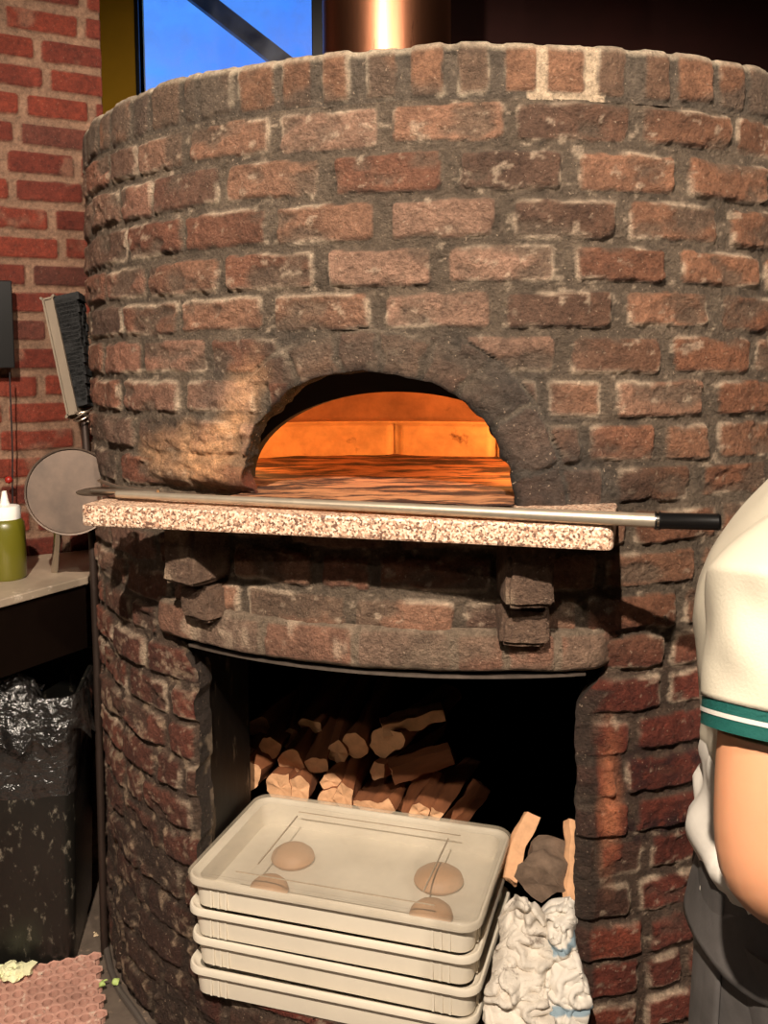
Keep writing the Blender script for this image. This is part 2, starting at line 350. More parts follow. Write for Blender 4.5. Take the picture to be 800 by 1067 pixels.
def brick_colour(S, Z, H, ID, SD):
    """pigment of drum bricks and mortar: fired colour per brick, lime bloom, old soot round the mouth"""
    r1, r2, r3 = hid(ID, 1), hid(ID, 2), hid(ID, 3)
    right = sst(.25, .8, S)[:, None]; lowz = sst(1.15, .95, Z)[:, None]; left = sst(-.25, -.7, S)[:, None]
    tan, red, dark, pink = linA((142, 104, 82)), linA((122, 82, 63)), linA((98, 74, 60)), linA((150, 116, 96))
    warm, deep, brown = linA((136, 88, 60)), linA((108, 50, 37)), linA((80, 52, 40))
    base = np.where((r1 < .45)[:, None], tan, np.where((r1 < .7)[:, None], red, np.where((r1 < .85)[:, None], pink, dark)))
    base = base*(1-.55*right)+warm*.55*right
    base = base*(1-.55*left)+np.where((r2 > .4)[:, None], linA((120, 68, 50)), linA((98, 74, 62)))*.55*left
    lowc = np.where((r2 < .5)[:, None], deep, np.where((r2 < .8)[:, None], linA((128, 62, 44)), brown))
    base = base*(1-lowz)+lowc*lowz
    ll = (sst(-.3, -.55, S)*sst(1.15, .95, Z))[:, None]*.6
    base = base*(1-ll)+linA((96, 62, 48))*ll
    base = base*(.82+.36*r3[:, None])
    n1 = fbm(S, Z, sc=14, o=5, seed=31)[:, None]; n2 = fbm(S, Z*1.6, sc=38, o=5, seed=41)
    base = base*(1+.45*n1)
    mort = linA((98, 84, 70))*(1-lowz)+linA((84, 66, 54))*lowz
    mort = mort*(1+.5*fbm(S, Z, sc=20, o=5, seed=51)[:, None])
    h = sst(.25, .75, H)[:, None]; smear = sst(.0, .34, fbm(S*.8, Z*1.5, sc=11, o=5, seed=61))[:, None]*.75
    h = h*(1-smear)
    col = mort*(1-h)+base*h
    # pale lime bloom along brick edges
    bl = np.exp(-((SD-.003)/.004)**2)*sst(.0, .35, fbm(S, Z*2, sc=9, o=5, seed=71))*.75 + sst(.38, .55, n2)*.45
    bl = np.clip(bl, 0, .85)[:, None]
    col = col*(1-bl)+linA((205, 182, 156))*bl
    # peach scorched zone left of the mouth
    def blob(s, z, a, b, rot=0., seed=0, k=.45):
        ds, dz = S-s, Z-z; c, q = math.cos(rot), math.sin(rot); u = (ds*c+dz*q)/a; v = (-ds*q+dz*c)/b
        return np.clip(1.25-np.hypot(u, v)+k*fbm(S, Z, sc=16, o=5, seed=seed), 0, 1)**1.2
    p = (blob(-.42, 1.43, .18, .075, .0, 81)+blob(-.30, 1.53, .05, .13, -.5, 82))
    p = np.clip(p, 0, 1)[:, None]*(.75+.35*fbm(S*.6, Z*3, sc=30, o=3, seed=84)[:, None])
    p = np.clip(p, 0, 1)
    col = col*(1-p)+linA((222, 168, 122))*p
    # soot
    k = blob(.42, 1.40, .16, .12, .3, 91)*.75+blob(.0, 1.67, .30, .055, 0, 92)*.6+blob(.33, 1.56, .13, .10, -.7, 93)*.55+blob(-.36, 1.60, .10, .035, 1.0, 94)*.4
    k = np.clip(k, 0, .92)[:, None]
    soot = linA((58, 54, 50))*(1+.7*fbm(S*1.5, Z, sc=35, o=4, seed=96)[:, None])
    col = col*(1-k)+soot*k
    # dark brown blistered glaze with pale specks on the right pier
    g = np.clip(blob(.66, .80, .17, .07, .1, 97, .9)+blob(.62, .66, .15, .035, .1, 98, .9), 0, 1)[:, None]
    g = g*sst(-.2, .1, fbm(S, Z, sc=60, o=3, seed=99))[:, None]
    col = col*(1-.85*g)+linA((48, 22, 24))*.85*g
    e = np.clip(blob(.515, .74, .03, .17, 0, 101, .4), 0, 1)[:, None]*.75
    col = col*(1-e)+linA((214, 132, 92))*e
    # grime over the left pier
    gr = np.clip(sst(.75, .2, Z)*sst(-.3, -.5, S)*(.95+.8*fbm(S+Z*.6, Z-S*.3, sc=12, o=5, seed=103)), 0, .8)[:, None]
    col = col*(1-gr)+linA((52, 38, 30))*gr
    wl = (sst(.2, .5, fbm(S*1.4+Z*.6, Z*1.6, sc=26, o=5, seed=105))*sst(-.35, -.5, S)*sst(1.1, .9, Z)*.6)[:, None]
    col = col*(1-wl)+linA((186, 160, 132))*wl
    return np.clip(col, .004, .95)

oven = thing('brick_oven', 'round sooty brick pizza oven with glowing arched mouth and firewood store below', 'oven', (AX, AY, 0))
OFF = np.array([AX, AY, 0.])

# ---- drum wall
th_d = np.arange(-66*D2R, 76*D2R, .0045/R)
th_c = np.linspace(76*D2R, 294*D2R, 90)[:-1]
TH = np.concatenate([th_d, th_c]); nz = 470; ZZ = np.linspace(0, 2.15, nz)
Sg, Zg = np.meshgrid(np.where(TH > PI, TH-2*PI, TH)*R, ZZ); S = Sg.ravel().copy(); Z = Zg.ravel().copy()
nc = len(TH); Fc = grid_faces(nz, nc, True)
QA = smooth_poly(ARCH, jit=.006, seed=2); QS = smooth_poly(STORE, jit=.003, seed=4)
P2 = np.stack([S, Z], 1); m_near = (np.abs(S) < .75)
sdA = np.full(len(S), 9.); sdS = np.full(len(S), 9.)
ka = m_near & (Z > 1.25) & (Z < 1.75); a_, b_ = poly_sd(P2[ka], QA); sdA[ka] = a_; snap = np.zeros_like(P2); snap[ka] = b_
kk = np.where(ka)[0][np.abs(a_) < .0032]; P2[kk] = snap[kk]; sdA[kk] = 0
ks = m_near & (Z > .1) & (Z < 1.15); a_, b_ = poly_sd(P2[ks], QS); sdS[ks] = a_; snap[ks] = b_
kk = np.where(ks)[0][np.abs(a_) < .0032]; P2[kk] = snap[kk]; sdS[kk] = 0
S, Z = P2[:, 0], P2[:, 1]
H, ID, SD = brick_field(S, Z, rows)
# arch stones: their own radial joints
cu, cz = .025, 1.36
ang = np.degrees(np.arctan2(Z-cz, S-cu)); ring = (sdA > -.01) & (sdA < .085) & (Z > 1.345)
ringw = np.where(S > .2, .105, .085)
ring = (sdA > -.01) & (sdA < ringw) & (Z > 1.345) & ((S > -.16) | (Z > 1.60))
ja = np.array([-10, 12, 33, 52, 70, 88, 104, 124, 142, 162, 190.]); jw = ang+3*fbm(S, Z, sc=20, o=3, seed=7)
ia = np.clip(np.searchsorted(ja, jw)-1, 0, len(ja)-2)
rad = np.hypot(S-cu, Z-cz)
dj = np.minimum(np.abs(jw-ja[ia]), np.abs(ja[ia+1]-jw))*D2R*rad-.005
de = np.minimum(ringw-sdA-.006+.004*fbm(S, Z, sc=30, seed=8), .03)
sdr = np.minimum(dj, de)
H = np.where(ring, sst(-.002, .008, sdr), H); SD = np.where(ring, sdr+.006, SD); ID = np.where(ring, 90000+ia, ID)
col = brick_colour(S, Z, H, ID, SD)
# dressed arch stones are grey with old soot; scorched rubble to the left
rg = ring.astype(float)*sst(.005, -.02, -de*0-sdr-.004)
greym = np.where(ring & ((S > -.17)), .72, 0)[:, None]*(.7+.3*fbm(S, Z, sc=18, o=4, seed=12)[:, None])
stone = (linA((104, 90, 76))*(1-sst(.1, .32, S)[:, None])+linA((70, 64, 58))*sst(.1, .32, S)[:, None])*(1+.5*fbm(S, Z, sc=40, o=4, seed=13)[:, None])
col = col*(1-greym)+stone*greym
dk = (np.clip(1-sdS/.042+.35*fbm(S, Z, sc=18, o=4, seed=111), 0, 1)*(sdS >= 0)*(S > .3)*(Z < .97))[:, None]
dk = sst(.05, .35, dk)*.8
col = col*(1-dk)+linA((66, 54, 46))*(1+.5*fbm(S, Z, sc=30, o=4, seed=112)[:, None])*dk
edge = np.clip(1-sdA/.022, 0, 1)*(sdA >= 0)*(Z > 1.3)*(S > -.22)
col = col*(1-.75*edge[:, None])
rough = fbm(S, Z, sc=16, o=5, seed=21)*.008+fbm(S, Z, sc=60, o=3, seed=22)*.0035
chip = -sst(.3, .6, fbm(S, Z, sc=10, o=4, seed=23))*.008
zone = np.clip(np.exp(-((S+.36)/.16)**2-((Z-1.46)/.10)**2)+.7*np.exp(-((S-.38)/.12)**2-((Z-1.45)/.10)**2), 0, 1)
rough2 = zone*(fbm(S*.5, Z*1.6, sc=45, o=4, seed=24)*.012)
smeard = sst(.0, .34, fbm(S*.8, Z*1.5, sc=11, o=5, seed=61))
HH = H*(1-.7*smeard)
# cut-back cavity above the shelf at the left, and a gentle hollow round the mouth
cav = -.05*np.exp(-((S+.40)/.2)**4)*np.exp(-((Z-1.355)/.022)**2)
prot = np.where(ID >= 0, (hid(ID, 5)-.5)*.008, 0)*H
RR = R-.006+.011*HH+rough+chip*H+rough2+prot+cav
RR = np.where(np.abs(Z-1.355) < .03, np.minimum(RR, R+.005), RR)
RR = RR-.022*np.clip(1-sdS/.03, 0, 1)**1.6*(S > 0)*(sdS >= 0)-.006*np.clip(1-sdS/.02, 0, 1)*(S < 0)*(sdS >= 0)
th = S/R+A0
V = np.stack([RR*np.sin(th), -RR*np.cos(th), Z], 1)
fs = Fc
inA = (sdA[fs].mean(1) < -1e-4); inS = (sdS[fs].mean(1) < -1e-4)
keep = ~(inA | inS)
F2 = fs[keep]
# reveal: the cut edge carried inward
def boundary(Fk, mask):
    e = np.concatenate([Fk[:, [0, 1]], Fk[:, [1, 2]], Fk[:, [2, 3]], Fk[:, [3, 0]]])
    key = np.sort(e, 1); u, idx, cnt = np.unique(key[:, 0].astype(np.int64)*10000000+key[:, 1], return_index=True, return_counts=True)
    b = e[idx[cnt == 1]]
    return b[mask[b].all(1)]
nV = len(V); allV = [V]; allC = [col]; allF = [F2]; base = nV
dvn = np.array([DV.x, DV.y, 0]); rvn = np.array([RV.x, RV.y, 0])
def reveal(mask, depths, ctr, colf, amp):
    global base
    be = boundary(F2, mask); vs = np.unique(be); mp = {int(v): i for i, v in enumerate(vs)}
    prev = {int(v): int(v) for v in vs}; p0 = V[vs]
    inward = np.array([AX, AY, 0])*0
    w0 = R-(p0@dvn)
    u0 = p0@rvn; z0 = p0[:, 2]
    ou, oz = u0-ctr[0], z0-ctr[1]; n = np.hypot(ou, oz)
    for k, dpt in enumerate(depths):
        w = w0+(dpt-w0)*((k+1)/len(depths)) if False else np.maximum(w0+.002, w0*(1-(k+1)/len(depths))+dpt)
        dn = amp*fbm(u0+z0*.7, w*2, z0, sc=22, o=4, seed=33)*min(1, (k+1)/2)
        hh = brick_field(np.asarray(w), z0, [(a, b, [(-1, 1)]) for a, b, _ in rows])[0]*.006*(amp > .004)
        u = u0+ou/n*(dn-hh); z = z0+oz/n*dn
        nvv = np.outer(u, rvn)+np.outer(R-w, dvn); nvv[:, 2] = z
        allV.append(nvv); allC.append(colf(u, w, z)); idx = base+np.arange(len(vs)); base += len(vs)
        fa = np.array([[prev[int(a)], prev[int(b)], idx[mp[int(b)]], idx[mp[int(a)]]] for a, b in be[:, ::-1]])
        allF.append(fa); prev = {int(v): int(idx[i]) for i, v in enumerate(vs)}
def colA(u, w, z):
    c = np.where((u < -.15)[:, None], linA((86, 40, 26)), linA((20, 16, 14)))*(1+.6*fbm(u, w, z, sc=30, o=4, seed=15)[:, None])
    k = sst(1.38, 1.43, z)[:, None]*(u < -.15)[:, None]; return c*(1-k)+linA((24, 18, 15))*k
def colS(u, w, z):
    n = fbm(u, w, z, sc=20, o=5, seed=16)
    c = linA((58, 46, 38))*(1+.6*n[:, None]); k = sst(.15, .4, fbm(w, z, sc=24, o=5, seed=17))[:, None]*.7
    return c*(1-k)+linA((150, 130, 108))*k
mA = (sdA <= 1e-6); mS = (sdS <= 1e-6)
reveal(mA, [.008, .018, .03, .045, .06, .075, .09], (cu, 1.42), colA, .012)
reveal(mS, [.01, .02, .035, .05, .07, .09, .11, .13, .15, .17], (0, .6), colS, .0035)
V = np.concatenate(allV); col = np.concatenate(allC); F2 = np.concatenate(allF)
used = np.unique(F2); rm = np.full(len(V), -1); rm[used] = np.arange(len(used))
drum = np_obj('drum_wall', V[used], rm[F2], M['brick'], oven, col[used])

# ---- rim: upright bricks capping the drum
T0 = [(-64,-60),(-59,-54.5),(-53.5,-49.2),(-48.4,-44.6),(-43.8,-40.2),(-39.4,-33.6),(-32.7,-29.4),(-28.6,-23.6),(-22.8,-20.9),(-20.1,-15.4),(-14.7,-9.9),(-9.1,-5.6),(-4.3,-1.2),(.5,3.8),(5.2,8.7),(10,13.3),(14.8,18.2),(19.2,23.4),(24.6,27.9),(29.9,33),(33.9,39),(39.8,43.5),(44.2,48),(49,53)]
s0 = [(a*D2R*R, b*D2R*R) for a, b in T0]
a = 54.0
while a < 292: s0.append((a*D2R*R, (a+3.7)*D2R*R)); a += 4.6
prof = [(0, 2.148+.0045*i) for i in range(22)]+[(.003, 2.248), (.008, 2.254), (.014, 2.257)]+[(.014+.006*i, 2.2575) for i in range(1, 26)]+[(.17, 2.25), (.172, 2.1)]
TH2 = np.concatenate([np.arange(-66*D2R, 76*D2R, .0045/R), np.linspace(76*D2R, 294*D2R, 260)[:-1]])
pr = np.array(prof); nr = len(pr)
Sg, PI_ = np.meshgrid(TH2*R, np.arange(nr)); S = Sg.ravel(); pi = PI_.ravel(); ro = pr[pi, 0]; Z = pr[pi, 1]; arc = (Z-2.15)+ro
Sm = np.where(S > 3.5, S, S)
Hh, ID, SD = brick_field(S, np.where(ro > .01, 2.20, Z), [(2.150, 2.30, s0)], m=.006, r=.012, wob=.006, seed=40)
r1 = hid(ID, 6)
colr = np.where((r1 < .5)[:, None], linA((104, 82, 66)), np.where((r1 < .8)[:, None], linA((92, 74, 62)), linA((128, 92, 70))))*(.85+.3*hid(ID, 8)[:, None])
wr = sst(.35, .8, S)[:, None]*(S < 2)[:, None]; colr = colr*(1-.5*wr)+linA((126, 84, 60))*.5*wr
colr = colr*(1+.5*fbm(S, arc, sc=18, o=5, seed=42)[:, None])
mo = linA((92, 80, 68))*(1+.4*fbm(S, arc, sc=22, o=4, seed=43)[:, None])
h = sst(.3, .8, Hh)[:, None]*(1-.75*sst(.05, .3, fbm(S, Z, sc=8, o=4, seed=49)))[:, None]; cr = mo*(1-h)+colr*h
wh = np.clip(sst(2.236, 2.252, Z)*(.75+.6*fbm(S, arc, sc=14, o=4, seed=44))+np.exp(-((SD-.003)/.004)**2)*sst(.1, .4, fbm(S, Z, sc=9, o=4, seed=45))*.6, 0, .8)[:, None]
cr = cr*(1-wh)+linA((205, 186, 160))*wh
nb = ((S > 17.2*D2R*R) & (S < 25.6*D2R*R)).astype(float)*(1-sst(.1, .6, Hh))   # fresh pale mortar round one replaced brick
cr = cr*(1-.85*nb[:, None])+linA((214, 188, 158))*.85*nb[:, None]
bulge = fbm(S, Z, sc=12, o=4, seed=46)*.006+fbm(S, arc, sc=60, o=3, seed=47)*.002
topw = fbm(S, S*0, sc=5, o=4, seed=48)*.007
tp = sst(2.246, 2.225, Z)
RR = R-.008+.008*Hh*(.25+.75*tp)-ro+bulge+(hid(ID, 9)-.5)*.006*Hh
Zt = Z+np.where(Z > 2.235, topw+(Hh-1)*.0025+fbm(S, S*0, sc=22, o=3, seed=149)*.003, topw*sst(2.15, 2.235, Z))
V = np.stack([RR*np.sin(S/R+A0), -RR*np.cos(S/R+A0), Zt], 1)
np_obj('rim_course', V, grid_faces(nr, len(TH2), True), M['brick'], oven, cr)
bm = bmesh.new(); lathe(bm, [(0, 2.2), (.95, 2.2)], (0, 0, 0), 64); bm_obj('top_cap', bm, M['soot'], oven)

# ---- curved lintel band over the wood store
sA, sB = -.575, .53
n1, n2 = 250, 30
ss_ = np.linspace(sA, sB, n1); pp = [(0, 1.108)]+[(.016+.006*math.sin(PI*i/16), 1.104-.0052*i) for i in range(16)]+[(.016-.006*i, 1.021) for i in range(1, 8)]
pr = np.array(pp); Sg, I = np.meshgrid(ss_, np.arange(len(pr))); S = Sg.ravel(); I = I.ravel(); ro = pr[I, 0]; Z = pr[I, 1]
lb = random_rows([1.018, 1.106], sA, sB, pitch=.20, gap=.012, seed=21, header=.25)
Hh, ID, SD = brick_field(S, Z, lb, m=.006, r=.01, seed=50)
c = np.where((hid(ID, 4) < .6)[:, None], linA((140, 96, 76)), linA((122, 96, 80)))*(1+.45*fbm(S, Z, sc=24, o=5, seed=51)[:, None])
mo = linA((130, 112, 94))*(1+.3*fbm(S, Z, sc=20, o=4, seed=52)[:, None]); h = (sst(.3, .8, Hh)*.8*(1-.6*sst(-.0, .3, fbm(S, Z, sc=9, o=4, seed=53))))[:, None]
c = mo*(1-h)+c*h
wl = sst(.2, .45, fbm(S*1.2, Z, sc=16, o=5, seed=54))[:, None]*.6; c = c*(1-wl)+linA((202, 176, 150))*wl
endt = sst(sA, sA+.06, S)*sst(sB, sB-.06, S)
RR = R-.024+(ro+.012)*endt+.010+.005*Hh+fbm(S, Z, sc=18, o=4, seed=55)*.005
drop = -.022*np.clip((-.44-S)/.12, 0, 1)*0
Zt = Z+fbm(S, S*0, sc=7, o=3, seed=56)*.004
V = np.stack([RR*np.sin(S/R+A0), -RR*np.cos(S/R+A0), Zt], 1)
np_obj('lintel', V, grid_faces(len(pr), n1), M['brick'], oven, c)
bm = bmesh.new()
def arcp(s, r, z): t = s/R+A0; return Vector((r*math.sin(t), -r*math.cos(t), z))
for (r0, r1, z0, z1) in ((R-.10, R+.004, 1.006, 1.012), (R-.10, R-.094, 1.0, 1.10)):
    N_ = 40; q = [[bm.verts.new(arcp(-.445+.90*i/N_, r, z)) for r, z in ((r0, z0), (r1, z0), (r1, z1), (r0, z1))] for i in range(N_+1)]
    for a_, b_ in zip(q, q[1:]):
        for k in range(4): bm.faces.new((a_[k], a_[(k+1) % 4], b_[(k+1) % 4], b_[k]))
    bm.faces.new(q[0]); bm.faces.new(q[-1][::-1])
bm_obj('lintel_angle', bm, M['angle'], oven, smooth=False)

# ---- corbels carrying the shelf
def corbel(s, w, top=1.312):
    root = None
    for (z0, z1, pr_) in ((1.178, top, .105), (1.088, 1.168, .058)):
        n = 26; nu = 22
        t = s/R+A0; c = Vector((math.sin(t), -math.cos(t), 0)); rr = Vector((math.cos(t), math.sin(t), 0))
        bm = bmesh.new()
        box(bm, (0, 0, 0), (w, pr_+.09, z1-z0))
        bmesh.ops.bevel(bm, geom=bm.edges[:], offset=.008, segments=2, affect='EDGES')
        bmesh.ops.subdivide_edges(bm, edges=bm.edges[:], cuts=5, use_grid_fill=True)
        P = np.array([v.co[:] for v in bm.verts])
        base = c*(R+pr_/2-.045)+Vector((0, 0, (z0+z1)/2))
        for v, p in zip(bm.verts, P):
            nn = mnoise.noise_vector(Vector(p)*22+Vector((s*9, z0*7, 0)))*.0055+mnoise.noise_vector(Vector(p)*70)*.003
            q = Vector(p)+nn; v.co = base+rr*q.x+c*q.y+Vector((0, 0, q.z))
        co = np.array([v.co[:] for v in bm.verts])
        o = bm_obj('corbel_brick', bm, M['brick'], oven)
        f = fbm(co[:, 0], co[:, 1], co[:, 2], sc=24, o=5, seed=61)
        cc = linA((112, 88, 72))*(1+.5*f[:, None]); k = sst(.15, .4, fbm(co[:, 0], co[:, 2], co[:, 1], sc=16, o=5, seed=62))[:, None]*.6
        cc = cc*(1-k)+linA((196, 170, 142))*k
        a = o.data.color_attributes.new('Col', 'FLOAT_COLOR', 'POINT'); a.data.foreach_set('color', np.concatenate([cc, np.ones((len(cc), 1))], 1).astype(np.float32).ravel())
corbel(-.368, .085); corbel(.318, .095)

# ---- baking chamber behind the mouth
def Lo(u, w, z): return L(u, w, z)-AXV
bm = bmesh.new()                                    # soot-black throat between the outer arch and the chamber mouth
hw = .50
for q in (((-hw, .17, 1.35), (-hw, .30, 1.35), (-hw, .30, 1.85), (-hw, .17, 1.85)), ((hw, .17, 1.35), (hw, .30, 1.35), (hw, .30, 1.85), (hw, .17, 1.85)),
          ((-hw, .17, 1.85), (hw, .17, 1.85), (hw, .30, 1.85), (-hw, .30, 1.85))):
    quad(bm, *[Lo(*p) for p in q])
N_ = 40                                             # the throat's far wall with its lower arch
inner = [(.37*math.cos(PI*i/N_), 1.362+.213*math.sin(PI*i/N_)) for i in range(N_+1)]
outer = []
for i in range(N_+1):
    a = PI*i/N_; c_, s_ = math.cos(a), math.sin(a); k = min(hw/max(abs(c_), 1e-6), .49/max(s_, 1e-6)); outer.append((c_*k, 1.355+s_*k))
vi = [bm.verts.new(Lo(u, .30, z)) for u, z in inner]; vo = [bm.verts.new(Lo(u, .30, z)) for u, z in outer]; vb = [bm.verts.new(Lo(u*1.0, .345, z)) for u, z in inner]
for i in range(N_): bm.faces.new((vi[i], vi[i+1], vo[i+1], vo[i])); bm.faces.new((vi[i], vb[i], vb[i+1], vi[i+1]))
bm_obj('oven_throat', bm, M['soot'], oven, smooth=False)
# chamber wall and dome, of large fired tiles
nu_, nv_ = 200, 70
uu = np.linspace(-.12*PI, 1.12*PI, nu_); vv = np.linspace(0, 1, nv_)
U, Vv = np.meshgrid(uu, vv); U = U.ravel(); Vv = Vv.ravel()
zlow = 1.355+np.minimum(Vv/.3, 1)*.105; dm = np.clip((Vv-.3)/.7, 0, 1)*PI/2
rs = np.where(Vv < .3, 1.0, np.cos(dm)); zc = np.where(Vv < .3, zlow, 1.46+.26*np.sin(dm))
sarc = U*.72; jt = np.minimum(np.abs(((sarc+.22) % .30)-.15)+0, .15); joint = (np.abs(jt-.15) < .004) & (Vv < .3)
jz = np.abs(zc-1.458) < .005
off = np.where(joint | jz, .022, 0)+fbm(U, Vv, sc=9, o=4, seed=71)*.006
uL = (.74+off)*rs*np.cos(U); wL = .345+(.585+off)*rs*np.sin(U); wL = np.maximum(wL, .346)
Vc = np.outer(uL, rvn)+np.outer(R-wL, dvn); Vc[:, 2] = zc
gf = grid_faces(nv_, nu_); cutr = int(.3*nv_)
np_obj('chamber_wall', Vc[:(cutr+1)*nu_], gf[:cutr*(nu_-1)], M['chamber'], oven)
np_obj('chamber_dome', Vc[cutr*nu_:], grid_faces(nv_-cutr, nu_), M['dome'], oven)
# hearth
nu_, nv_ = 120, 110
U, W = np.meshgrid(np.linspace(-.8, .8, nu_), np.linspace(.015, .96, nv_)); U = U.ravel(); W = W.ravel()
lim = np.where(W < .10, .30, np.where(W < .30, .37, np.where(W < .345, .40, .755*np.sqrt(np.clip(1-((W-.345)/.62)**2, 0, 1))))); U2 = np.clip(U, -lim, lim)
Zh = 1.362+fbm(U2, W, sc=14, o=4, seed=74)*.004
Vh = np.outer(U2, rvn)+np.outer(R-W, dvn); Vh[:, 2] = Zh
np_obj('hearth', Vh, grid_faces(nv_, nu_), M['hearthstone'], oven)

# ---- wood store: steel lined box
def panel(name, pts, m, thick=.006):
    bm = bmesh.new(); quad(bm, *[Lo(*p) for p in pts]); bmesh.ops.solidify(bm, geom=bm.faces[:], thickness=thick); return bm_obj(name, bm, m, oven, smooth=False)
panel('liner_cheek', [(-.428, .105, ZS), (-.428, .42, ZS), (-.428, .42, 1.01), (-.428, .105, 1.01)], M['darksteel'])
bm = bmesh.new(); z1 = 1.13
for q in (((-.445, .42, ZS), (-.66, .42, ZS), (-.66, .42, z1), (-.445, .42, z1)), ((-.66, .42, ZS), (-.66, 1.45, ZS), (-.66, 1.45, z1), (-.66, .42, z1)),
          ((-.66, 1.45, ZS), (.66, 1.45, ZS), (.66, 1.45, z1), (-.66, 1.45, z1)), ((.66, .42, ZS), (.66, 1.45, ZS), (.66, 1.45, z1), (.66, .42, z1)),
          ((.445, .42, ZS), (.66, .42, ZS), (.66, .42, z1), (.445, .42, z1)), ((.445, .15, ZS), (.445, .42, ZS), (.445, .42, z1), (.445, .15, z1)),
          ((-.56, .17, 1.035), (.56, .17, 1.035), (.66, .42, 1.035), (-.66, .42, 1.035)), ((-.66, .42, z1), (.66, .42, z1), (.66, 1.45, z1), (-.66, 1.45, z1)),
          ((-.66, .42, 1.035), (.66, .42, 1.035), (.66, .42, z1), (-.66, .42, z1)), ((-.445, .155, .9), (-.56, .19, .9), (-.56, .19, z1-.09), (-.445, .155, z1-.09)), ((.445, .155, .88), (.56, .19, .88), (.56, .19, z1-.09), (.445, .155, z1-.09))):
    quad(bm, *[Lo(*p) for p in q])
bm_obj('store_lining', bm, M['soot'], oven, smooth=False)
bm = bmesh.new(); quad(bm, *[Lo(*p) for p in ((-.435, .09, ZS), (.445, .09, ZS), (.45, .42, ZS), (.66, .43, ZS), (.66, 1.45, ZS), (-.66, 1.45, ZS), (-.66, .43, ZS), (-.44, .42, ZS))]); bmesh.ops.solidify(bm, geom=bm.faces[:], thickness=.012)
bm_obj('store_floor', bm, M['darksteel'], oven, smooth=False)

# ------------------------------------------------------------------ granite shelf
FL = Vector((-.622, 1.90)); FR = Vector((.399, 1.622)); dirx = (FR-FL).normalized(); ny = Vector((-dirx.y, dirx.x))
zt, zb = 1.358, 1.315
def wrapc(poly, r, seg=5):
    out = []; n = len(poly)
    for i in range(n):
        p, a, b = poly[i], poly[i-1], poly[(i+1) % n]; d0 = (a-p).normalized(); d1 = (b-p).normalized()
        ang_ = d0.angle(d1); t = r/math.tan(ang_/2)
        p0, p1 = p+d0*t, p+d1*t
        for k in range(seg+1):
            s = k/seg; out.append(p0*(1-s)**2+p*2*s*(1-s)+p1*s*s)
    return out
LEN = (FR-FL).length
poly = [Vector(p) for p in ((0, 0), (LEN, 0), (LEN, .16), (LEN*.9, .30), (LEN*.1, .30), (0, .16))]
# slab outline: straight front, back edge scribed to the drum
ol = [FL+dirx*p.x+ny*p.y for p in wrapc(poly[:2]+[Vector((LEN, .30)), Vector((0, .13))], .022)]
bm = bmesh.new(); f = bm.faces.new([bm.verts.new((p.x, p.y, zb)) for p in ol])
r_ = bmesh.ops.extrude_face_region(bm, geom=[f]); bmesh.ops.translate(bm, verts=[g for g in r_['geom'] if isinstance(g, bmesh.types.BMVert)], vec=(0, 0, zt-zb))
shelf = bm_obj('stone_shelf', bm, M['granite'], None, smooth=False, bevel=.005)
tag(shelf, 'speckled pink granite slab shelf in front of the glowing oven mouth', 'shelf')

# ------------------------------------------------------------------ flue
bm = bmesh.new(); lathe(bm, [(.001, 0), (.172, 0), (.172, .55), (.176, .552), (.176, .572), (.172, .574), (.172, 1.38)], (0, 0, 0), 64)
fl = thing('flue_pipe', 'brown sheet steel flue pipe rising from the top of the brick oven', 'pipe', (.012, 2.62, 2.2))
bm_obj('pipe', bm, M['flue'], fl); bm = bmesh.new(); lathe(bm, [(.172, .0), (.215, .0), (.215, .02), (.178, .045), (.172, .045)], (0, 0, 0), 64); bm_obj('collar', bm, M['flue'], fl)
del bm

# ------------------------------------------------------------------ room shell
def struct(name, faces, m, thick=0):
    bm = bmesh.new()
    for q in faces: quad(bm, *q)
    if thick: bmesh.ops.solidify(bm, geom=bm.faces[:], thickness=thick)
    me = bpy.data.meshes.new(name); bm.to_mesh(me); bm.free(); o = link(name, me, m); o['kind'] = 'structure'; return o
X0, X1, Y0, Y1, ZC = -2.8, 3.2, -3.2, 4.3, 3.6
struct('floor', [((X0, Y0, 0), (X1, Y0, 0), (X1, Y1, 0), (X0, Y1, 0))], M['concrete'])
struct('ceiling', [((X0, Y0, ZC), (X0, Y1, ZC), (X1, Y1, ZC), (X1, Y0, ZC))], M['ceiling'])
struct('wall_side', [((X0, Y0, 0), (X0, Y1, 0), (X0, Y1, ZC), (X0, Y0, ZC))], M['plaster'])
struct('wall_right', [((X1, Y0, 0), (X1, Y1, 0), (X1, Y1, ZC), (X1, Y0, ZC))], M['back'])
struct('wall_front', [((X0, Y0, 0), (X1, Y0, 0), (X1, Y0, ZC), (X0, Y0, ZC))], M['plaster'])
WX0, WX1, WZ0, WZ1 = atY(147, 50, 4.25).x, atY(327, 50, 4.28).x, 1.2, 3.5; WPW = WX0-atY(106, 50, 4.25).x
struct('wall_back', [((X0, Y1, 0), (WX0-WPW, Y1, 0), (WX0-WPW, Y1, ZC), (X0, Y1, ZC)), ((WX1, Y1, 0), (X1, Y1, 0), (X1, Y1, ZC), (WX1, Y1, ZC)),
                     ((WX0-WPW, Y1, 0), (WX1, Y1, 0), (WX1, Y1, WZ0), (WX0-WPW, Y1, WZ0)), ((WX0-WPW, Y1, WZ1), (WX1, Y1, WZ1), (WX1, Y1, ZC), (WX0-WPW, Y1, ZC))], M['back'])
def bmbox(name, c, s, m, parent=None, rot=None, bevel=0, smooth=False):
    bm = bmesh.new(); box(bm, c, s, rot); return bm_obj(name, bm, m, parent, smooth=smooth, bevel=bevel)
wroot = bpy.data.objects.new('window_1', None); C.objects.link(wroot); wroot['kind'] = 'structure'; wroot.location = (0, 0, 0)
